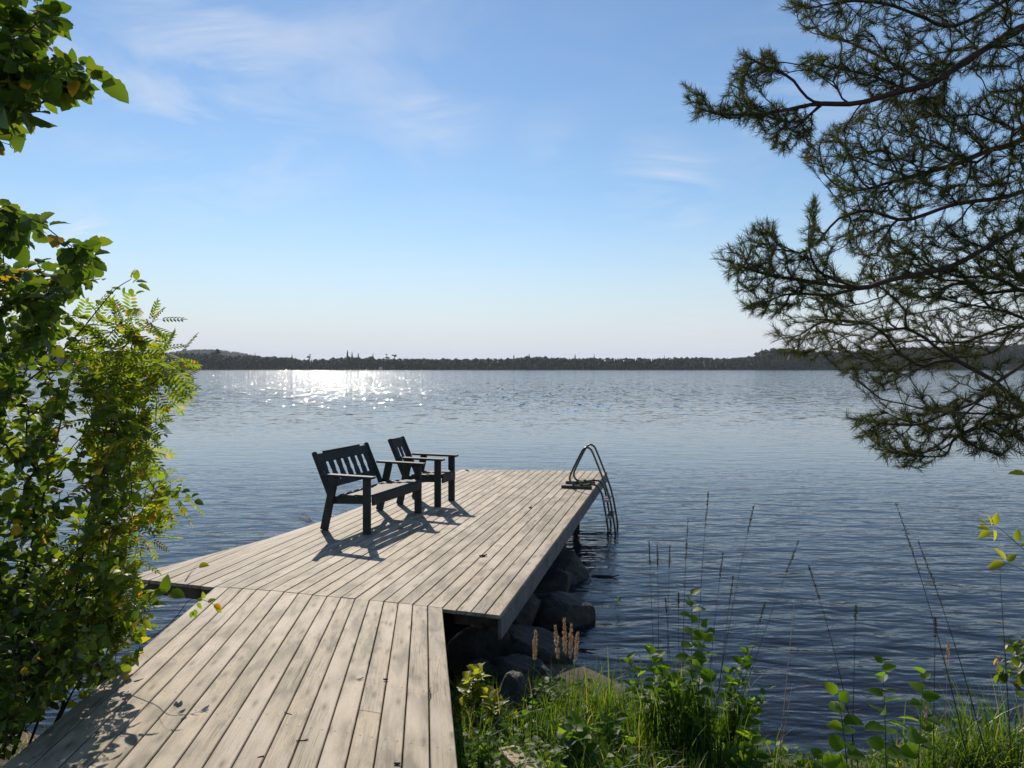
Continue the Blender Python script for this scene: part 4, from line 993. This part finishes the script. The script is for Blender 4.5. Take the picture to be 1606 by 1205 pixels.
def grass_tuft(x, y, n, h, w, lean, label, r=.06, mat=None, z=None, group='tufts of tall grass on the bank', name='grass_tuft'):
    P = np.stack([x+RNG.normal(size=n)*r, y+RNG.normal(size=n)*r*.8, np.full(n, (gz(x, y) if z is None else z)-.01)], 1)
    o = link(name, blade_mesh(name, P-np.array([[x, y, 0]]), RNG.uniform(.45, 1.0, n)*h, RNG.uniform(.7, 1.2, n)*w, RNG.uniform(.1, 1, n)*lean, 6), mat or ML_grass)
    o.location = (x, y, 0); tag(o, label, 'grass', group); return o
def at(px, Y, z=0): return (px-CX)/F*Y
for (px, Y, n, h, w, lean, txt, r) in (
    (715, 4.85, 26, .36, .008, .5, 'bright tuft of grass sprouting beside the outer corner of the walkway', .035),
    (725, 4.45, 40, .30, .009, .7, 'broad-bladed grass tuft against the walkway edge', .06),
    (915, 4.35, 60, .42, .008, .45, 'upright grass tuft below the golden grass heads', .08),
    (945, 4.5, 50, .55, .010, .4, 'tall bright grass tuft right of the golden grass heads', .06),
    (860, 4.05, 70, .36, .007, .6, 'lush grass tuft in the middle of the near bank', .12),
    (975, 4.05, 80, .40, .007, .6, 'grass tuft left of the big leafy weed', .13),
    (1045, 4.1, 160, .72, .009, .4, 'dense upright grass at the foot of the big leafy weed', .13),
    (1105, 4.0, 170, .72, .009, .45, 'dense grass on the right foot of the big leafy weed', .13),
    (1165, 4.1, 60, .38, .008, .6, 'grass tuft right of the big leafy weed', .10),
    (1245, 3.85, 60, .26, .006, .8, 'short sparse grass left of the alder seedlings', .12),
    (1470, 3.9, 110, .50, .010, .9, 'arching grass tuft right of the alder seedlings', .09),
    (1530, 3.85, 150, .66, .010, 1.0, 'drooping grass tuft beyond the arching one', .10),
    (1590, 3.8, 170, .74, .010, 1.0, 'arching pale grass at the lower right corner', .10),
    (1400, 3.75, 90, .30, .006, .8, 'low grass among the alder seedlings', .14),
    (790, 3.85, 60, .26, .007, .7, 'grass tuft beside the timber offcut', .11)):
    grass_tuft(at(px, Y), Y, n, h, w, lean, txt, r)

def weed(name, label, x, y, h, n, T, size, mat, tilt=(0, 0), cat='plant', spread=1., z=None, group=None, rt=.0035, s0=.25, nstems=1, pitch=.35, nrm=.8):
    z = (gz(x, y) if z is None else z)-.01; root = tag(empty(name, (x, y, z)), label, cat, group); LP = []; AX = []; S = []
    for st in range(nstems):
        ta = (tilt[0]+(RNG.normal()*.16 if st else 0), tilt[1]+(RNG.normal()*.16 if st else 0)); hh = h*(1 if st == 0 else RNG.uniform(.55, .9)); o0 = RNG.normal(size=2)*.03*(st > 0)
        pts = [Vector((o0[0]+ta[0]*hh*t*t, o0[1]+ta[1]*hh*t*t, hh*t)) for t in np.linspace(0, 1, 7)]
        m = MB(); m.tube(pts, [rt*(1-.7*i/6) for i in range(7)], 6); m.build('stem', M_stem, root)
        a = RNG.uniform(0, 6)
        for k in range(n):
            t = s0+(1-s0)*(k+1)/n; a += 2.4; p = Vector((o0[0]+ta[0]*hh*t*t, o0[1]+ta[1]*hh*t*t, hh*t)); LP.append(tuple(p)); AX.append((math.cos(a)*spread, math.sin(a)*spread, pitch+.7*t**4)); S.append(size*(1-.35*t**3)*RNG.uniform(.8, 1.15))
    LP = np.array(LP); AX = np.array(AX); NM = np.array([[0, -.25, 1.]])+RNG.normal(size=(len(LP), 3))*(.45)
    V, F_ = instance(T[0], T[1], LP, frames(AX, NM), np.array(S)); link('foliage', np_mesh('foliage', V, F_), mat, root); return root
M_stem = mat_simple('plant_stem', (.05, .075, .025), .7)
M_redstem = mat_simple('woody_stem', (.05, .032, .02), .8)
weed('leafy_weed', 'tall leafy weed with toothed leaves rising above the grass at the water', at(1085, 4.05), 4.05, 1.02, 24, T_ald, .11, ML_weed, (.0, 0), nstems=3, s0=.25, pitch=.1)
weed('leafy_weed', 'bushy weed right of the tall leafy weed', at(1145, 4.1), 4.1, .72, 22, T_ovl, .09, ML_weed, (.15, 0), nstems=7, pitch=.2)
weed('leafy_weed', 'bushy weed left of the tall leafy weed', at(1035, 4.15), 4.15, .66, 20, T_ovl, .09, ML_weed, (-.10, 0), nstems=6, pitch=.2)
weed('leafy_weed', 'thick leafy weed filling the foot of the tall leafy weed', at(1090, 3.95), 3.95, .50, 18, T_ald, .09, ML_weed, (0, 0), nstems=8, pitch=.15)
weed('leafy_weed', 'dark spreading weed at the bottom edge below the tall leafy weed', at(1180, 3.7), 3.7, .36, 12, T_ald, .12, ML_weed, (0, 0), nstems=5, pitch=.1)
weed('leafy_weed', 'low broad-leaved weed at the bottom edge near the timber offcut', at(900, 3.6), 3.6, .30, 12, T_ald, .11, ML_weed, nstems=5, pitch=.1)
weed('leafy_weed', 'low weed between the golden grass heads and the tall leafy weed', at(965, 3.9), 3.9, .30, 12, T_ovl, .10, ML_weed, nstems=5, pitch=.2)
weed('broad_leaved_plant', 'bright yellow-green broad-leaved plant against the walkway edge', at(745, 4.6), 4.6, .34, 14, T_ald, .11, ML_yel, (.1, 0), nstems=4, pitch=.1)
weed('leafy_weed', 'yellow-green weed between the walkway and the split rock', at(775, 4.3), 4.3, .26, 12, T_ovl, .09, ML_yel, nstems=4)
weed('leafy_weed', 'small-leaved weed at the walkway edge near the bottom', at(750, 3.7), 3.7, .26, 16, T_sml, .05, ML_weed, nstems=6)
weed('alder_seedling', 'left alder seedling with broad ribbed leaves', at(1330, 3.75), 3.75, .58, 11, T_ald, .115, ML_weed, (-.10, 0), group='alder seedlings at the right bank', s0=.3, rt=.004, spread=1.0, pitch=.12)
weed('alder_seedling', 'middle and tallest alder seedling with broad ribbed leaves', at(1390, 3.8), 3.8, .72, 15, T_ald, .115, ML_weed, (-.03, 0), group='alder seedlings at the right bank', s0=.25, rt=.004, spread=1.0, pitch=.12)
weed('alder_seedling', 'right alder seedling with leaves spreading to the right', at(1440, 3.75), 3.75, .66, 14, T_ald, .115, ML_weed, (.05, 0), group='alder seedlings at the right bank', s0=.3, rt=.004, spread=1.0, pitch=.12)
weed('alder_seedling', 'low alder seedling at the bottom edge left of the others', at(1290, 3.55), 3.55, .34, 10, T_ald, .115, ML_weed, (0, 0), group='alder seedlings at the right bank', s0=.3, rt=.004, spread=1.0, pitch=.12)

# feathery grass heads and tall thin stalks
def stalk(name, label, base, top, head, hw, mat_head, mat_st, cat='grass stalk', group=None, bend=0., r=.0016, nh=70, sl=.014):
    """base/top are points; the head covers the last `head` metres"""
    base = Vector(base); top = Vector(top); root = tag(empty(name, base), label, cat, group); d = top-base; Lh = d.length
    mid = base+d*.55+Vector((-bend*Lh, 0, 0)); n = 14
    pt = lambda f: base*(1-f)**2+mid*(2*f*(1-f))+top*f*f
    pts = [pt(k/n)-base for k in range(n+1)]
    m = MB(); m.tube(pts, [r*(1-.6*k/n) for k in range(n+1)], 5); m.build('stem', mat_st, root)
    if head > 0:
        f0 = 1-head/Lh; f = RNG.uniform(f0, 1.0, nh); P = np.array([tuple(pt(a)-base) for a in f]); ax0 = np.array(tuple(d.normalized()))
        env = np.sin(math.pi*np.clip((f-f0)/(1-f0)*.9+.1, 0, 1))**.6
        side_ = RNG.normal(size=(nh, 3)); side_ -= np.outer(side_@ax0, ax0); side_ /= np.linalg.norm(side_, axis=1, keepdims=True)
        P = P+side_*(hw*.35*env*RNG.random(nh))[:, None]
        AX = ax0[None, :]*1.0+side_*.45; V, F_ = instance(T_sml[0]*np.array([[.55, 1, 1]]), T_sml[1], P, frames(AX, side_[::-1]), sl*RNG.uniform(.7, 1.3, nh))
        link('seed_head', np_mesh('seed_head', V, F_), mat_head, root)
    return root
def stalk_px(name, label, bx, tx, ty, Y, head, hw, mh, ms, **kw):
    b = (at(bx, Y), Y, gz(at(bx, Y), Y)); t = pv(tx, ty, Y); return stalk(name, label, b, t, head, hw, mh, ms, **kw)
G1 = 'golden feathery grass heads by the rocks'
for (bx, tx, ty, Y, hd, txt) in ((832, 840, 992, 4.05, .18, 'golden grass head standing alone left of the group, on a thick green stalk'), (885, 871, 983, 4.3, .22, 'golden grass head at the left of the group of four'),
        (888, 885, 972, 4.32, .24, 'tallest golden grass head in the middle of the group'), (890, 896, 982, 4.28, .22, 'golden grass head right of the tallest one'), (893, 906, 993, 4.34, .20, 'pale golden grass head at the right of the group')):
    stalk_px('feather_grass', txt, bx, tx, ty, Y, hd, .034, ML_straw, ML_grass, group=G1, r=.003 if bx == 832 else .002, nh=240, sl=.016, cat='grass head')
G2 = 'thin dark grass stalks against the water'
tall = [(1030, 1018, 850, 4.4, .16, 'leftmost thin stalk of the row before the water'), (1035, 1031, 858, 4.4, .14, 'second thin stalk from the left before the water'), (1050, 1051, 856, 4.4, .16, 'third thin stalk from the left before the water'),
        (1072, 1079, 815, 4.35, .30, 'dark branched stalk fourth from the left'), (1090, 1111, 772, 4.2, .26, 'tallest thin stalk left of the bent ones'), (1110, 1182, 795, 4.2, .18, 'thin stalk with a curved head leaning right'),
        (1130, 1252, 850, 4.1, .22, 'stalk with a bushy dark head leaning far to the right'), (1105, 1134, 868, 4.3, .20, 'faint stalk between the tallest and the curved one'), (1120, 1150, 905, 4.3, .20, 'short leaning stalk below the curved head'),
        (1060, 1044, 940, 4.3, .10, 'short thin stalk behind the tall leafy weed'), (1140, 1200, 945, 4.2, .14, 'short stalk slanting right of the leafy weed'), (1066, 1064, 930, 4.35, .1, 'short straight stalk beside the branched one')]
for (bx, tx, ty, Y, hd, txt) in tall:
    stalk_px('grass_stalk', txt, bx, tx, ty, Y, hd, .010, ML_stalk, ML_stalk, group=G2, nh=90, bend=.02 if tx > bx else 0, r=.0025, sl=.012)
for (bx, tx, ty, Y, hd, txt, be) in ((1530, 1405, 790, 3.6, .42, 'long dark stalk leaning left, its top above all others on the right', -.04), (1560, 1440, 850, 3.7, .40, 'second long dark stalk crossing behind the left-leaning one', -.04), (1350, 1268, 888, 3.9, .22, 'short curved stalk leaning left before the open water', -.05),
        (1463, 1467, 970, 3.8, .12, 'dark upright stalk behind the right alder seedling', 0), (1590, 1568, 890, 3.6, .0, 'bare thin stalk below the yellow leaves', 0), (1335, 1342, 950, 3.9, .1, 'faint thin stalk right of the short curved one', 0), (1218, 1245, 950, 3.9, .0, 'pale dry stalk leaning right over the water', 0), (1215, 1243, 1072, 3.9, 0, 'pale dry stalk low at the left of the seedlings', 0)):
    stalk_px('grass_stalk', txt, bx, tx, ty, Y, hd, .018, ML_stalk, ML_stalk if tx not in (1245, 1243) else ML_straw, group='stalks leaning over the water at the right', nh=90, bend=be, r=.0032, sl=.012)
for (bx, tx, ty, Y, txt) in ((1480, 1487, 1008, 3.8, 'brown grass head above the right alder seedling'), (1448, 1452, 1103, 3.7, 'brown grass head among the leaves of the right seedling'), (1568, 1566, 1030, 3.75, 'brown grass head near the right frame edge')):
    stalk_px('feather_grass', txt, bx, tx, ty, Y, .14, .022, ML_straw, ML_straw, group='brown grass heads at the right', nh=90, cat='grass head', sl=.013)

# twigs entering from the right frame edge
sprig('aspen_twig', 'twig with yellow-green oval leaves over the water at the right edge', [(1660, 900, 3.0), (1606, 862, 3.0), (1572, 832, 3.0), (1558, 826, 3.0)],
      [(1555, 826, 3, -.2, 1.2, 1), (1553, 830, 3, -1, .2, 1), (1552, 832, 3, -.9, -.5, 1.1), (1560, 824, 3, .3, 1.3, 1.), (1558, 830, 3, .2, -1, 1), (1548, 822, 3, -1, .6, .9), (1595, 850, 3, .2, 1.3, 1), (1600, 856, 3, 1, .2, .9)], T_ovl, .055, ML_yel, r=.0022)
sprig('aspen_twig', 'lower twig with two yellow leaves at the right edge', [(1660, 920, 3.0), (1606, 895, 3.0), (1575, 882, 3.0)],
      [(1575, 882, 3, -1, -.35, 1.2), (1578, 880, 3, -.6, .8, 1.2), (1580, 882, 3, .6, .7, .9)], T_ovl, .06, ML_yel, r=.0022)
sprig('yellow_leaf_twig', 'single bright yellow-green leaf below the pine at the right edge', [(1640, 750, 2.6), (1606, 742, 2.6)], [(1610, 744, 2.6, -1, .15, 1.2)], T_ovl, .05, ML_yel, r=.0015)
shrub('alder_bush', 'dark round-leaved bush cut by the right frame edge above the grass', 'shrub', [[(3.15, 3.9, .3), (3.05, 3.8, .7), (3.0, 3.75, 1.0)]],
      [([(1560, 1040), (1585, 1000), (1660, 985), (1660, 1110), (1600, 1095), (1575, 1080)], 45, 3.5, 3.8)], T_ald, .05, ML_alder, length=.12, spacing=.03)

# ------------------------------------------------------------------ small things
m = MB(); a = Vector((at(797, 3.86), 3.86, .32)); b = Vector((at(842, 3.40), 3.40, .44)); m.beam(a-a, b-a, .12, .045, ch=.004)
o = m.build('timber_offcut', M_wood); o.location = a; tag(o, 'pale timber offcut lying in the weeds at the bottom edge', 'timber')
def bit(name, label, px, py, L_, w, ang, mat, cat, z=DZ+.006, group=None):
    p = onz(px, py, z); d = Vector((math.cos(ang), math.sin(ang), .03)); mm = MB()
    pts = [d*(L_*(t-.5))+Vector((math.sin(t*5)*L_*.06, math.cos(t*4)*L_*.06, abs(t-.5)*L_*.15)) for t in np.linspace(0, 1, 6)]
    mm.tube(pts, [w*(.4+.6*math.sin(math.pi*(t*.8+.1))) for t in np.linspace(0, 1, 6)], 6); o = mm.build(name, mat); o.location = p; return tag(o, label, cat, group)
M_debris = mat_simple('bark_bit', (.045, .03, .02), .9)
bit('bark_chip', 'dark bark chip lying on the jetty right of the bench shadow', 758, 872, .09, .010, .5, M_debris, 'bark chip')
bit('bark_chip', 'small dark chip near the far left corner of the jetty', 733, 738.5, .14, .012, 2.0, M_debris, 'bark chip')
bit('bark_chip', 'small dark chip in a plank gap left of the ladder', 832, 796, .10, .010, 1.1, M_debris, 'bark chip')
def zw(py): return onz(500, py, DZ+.08).z
for (px, py, L_, ang, txt) in ((565, 1065, .05, .6, 'curled twig on the middle planks of the walkway'), (475, 1162, .06, .3, 'twig near the bottom of the walkway middle'), (674, 1088, .11, 1.5, 'tangle of dry moss in the gap second from the right edge'), (452, 1120, .05, 2.5, 'tiny twig on the walkway left of its middle'), (605, 1066, .03, .1, 'dark crumb at a gap of the walkway'), (623, 1198, .03, .1, 'dark crumb at the bottom of the walkway'), (205, 1158, .025, .3, 'brown crumb beside the leaf shadow'), (409, 1188, .03, .5, 'crumb in a plank gap at the bottom left')):
    zz = DZ+.0512*max(0, 5.4-F*1.75/(py-HY))
    bit('twig_litter', txt, px, py, L_, .0035 if L_ > .04 else .006, ang, M_debris, 'twig', z=zz+.005, group='litter on the walkway')
sprig('fallen_twig', 'dry curled twig lying on the left part of the jetty', [(291, 912, 5.75), (299, 900, 5.85), (306, 893, 5.95)], [(306, 893, 5.95, .8, .2, .4)], T_sml, .03, ML_stalk, cat='twig', r=.004)
# pale frayed plant at the left edge of the jetty
root = tag(empty('dry_reed_tuft', onz(488, 820, DZ-.02)), 'pale dry reed tuft lying out over the water at the left jetty edge', 'reed')
m = MB()
for k in range(26):
    b = Vector((RNG.normal()*.015, RNG.normal()*.015, 0)); q = k % 2
    e = Vector((-.28+RNG.normal()*.05, .10+RNG.normal()*.05, .05+RNG.normal()*.015)) if q else Vector((-.12+RNG.normal()*.03, .05+RNG.normal()*.04, .12+RNG.normal()*.02))
    m.tube([b, b.lerp(e, .5)+Vector((0, 0, .02)), e], [.003, .0025, .001], 4)
m.build('stems', mat_simple('bleached_reed', (.62, .62, .58), .8), root)
# things in the water
p = onz(950, 905, 0); m = MB(); m.tube([(-.17, .03, .005), (-.05, .0, .012), (.08, -.02, .012), (.16, -.03, .03)], [.006, .012, .012, .006], 8); o = m.build('driftwood', M_debris); o.location = p; tag(o, 'dark stick floating with a wet glint right of the boulders', 'driftwood')
stalk('reed', 'short green reed standing in the water right of the flat-topped boulder', tuple(onz(963, 955, -.02)), pv(971, 938, 6.95), .10, .02, ML_weed, ML_weed, nh=20, cat='reed', r=.0025, sl=.05)
rock(3.3, 8.0, -.20, (.40, .25, .20), 71, 'brown stone just under the surface beyond the thin stalks', .1, 'sunken_stone', 'stone', None)
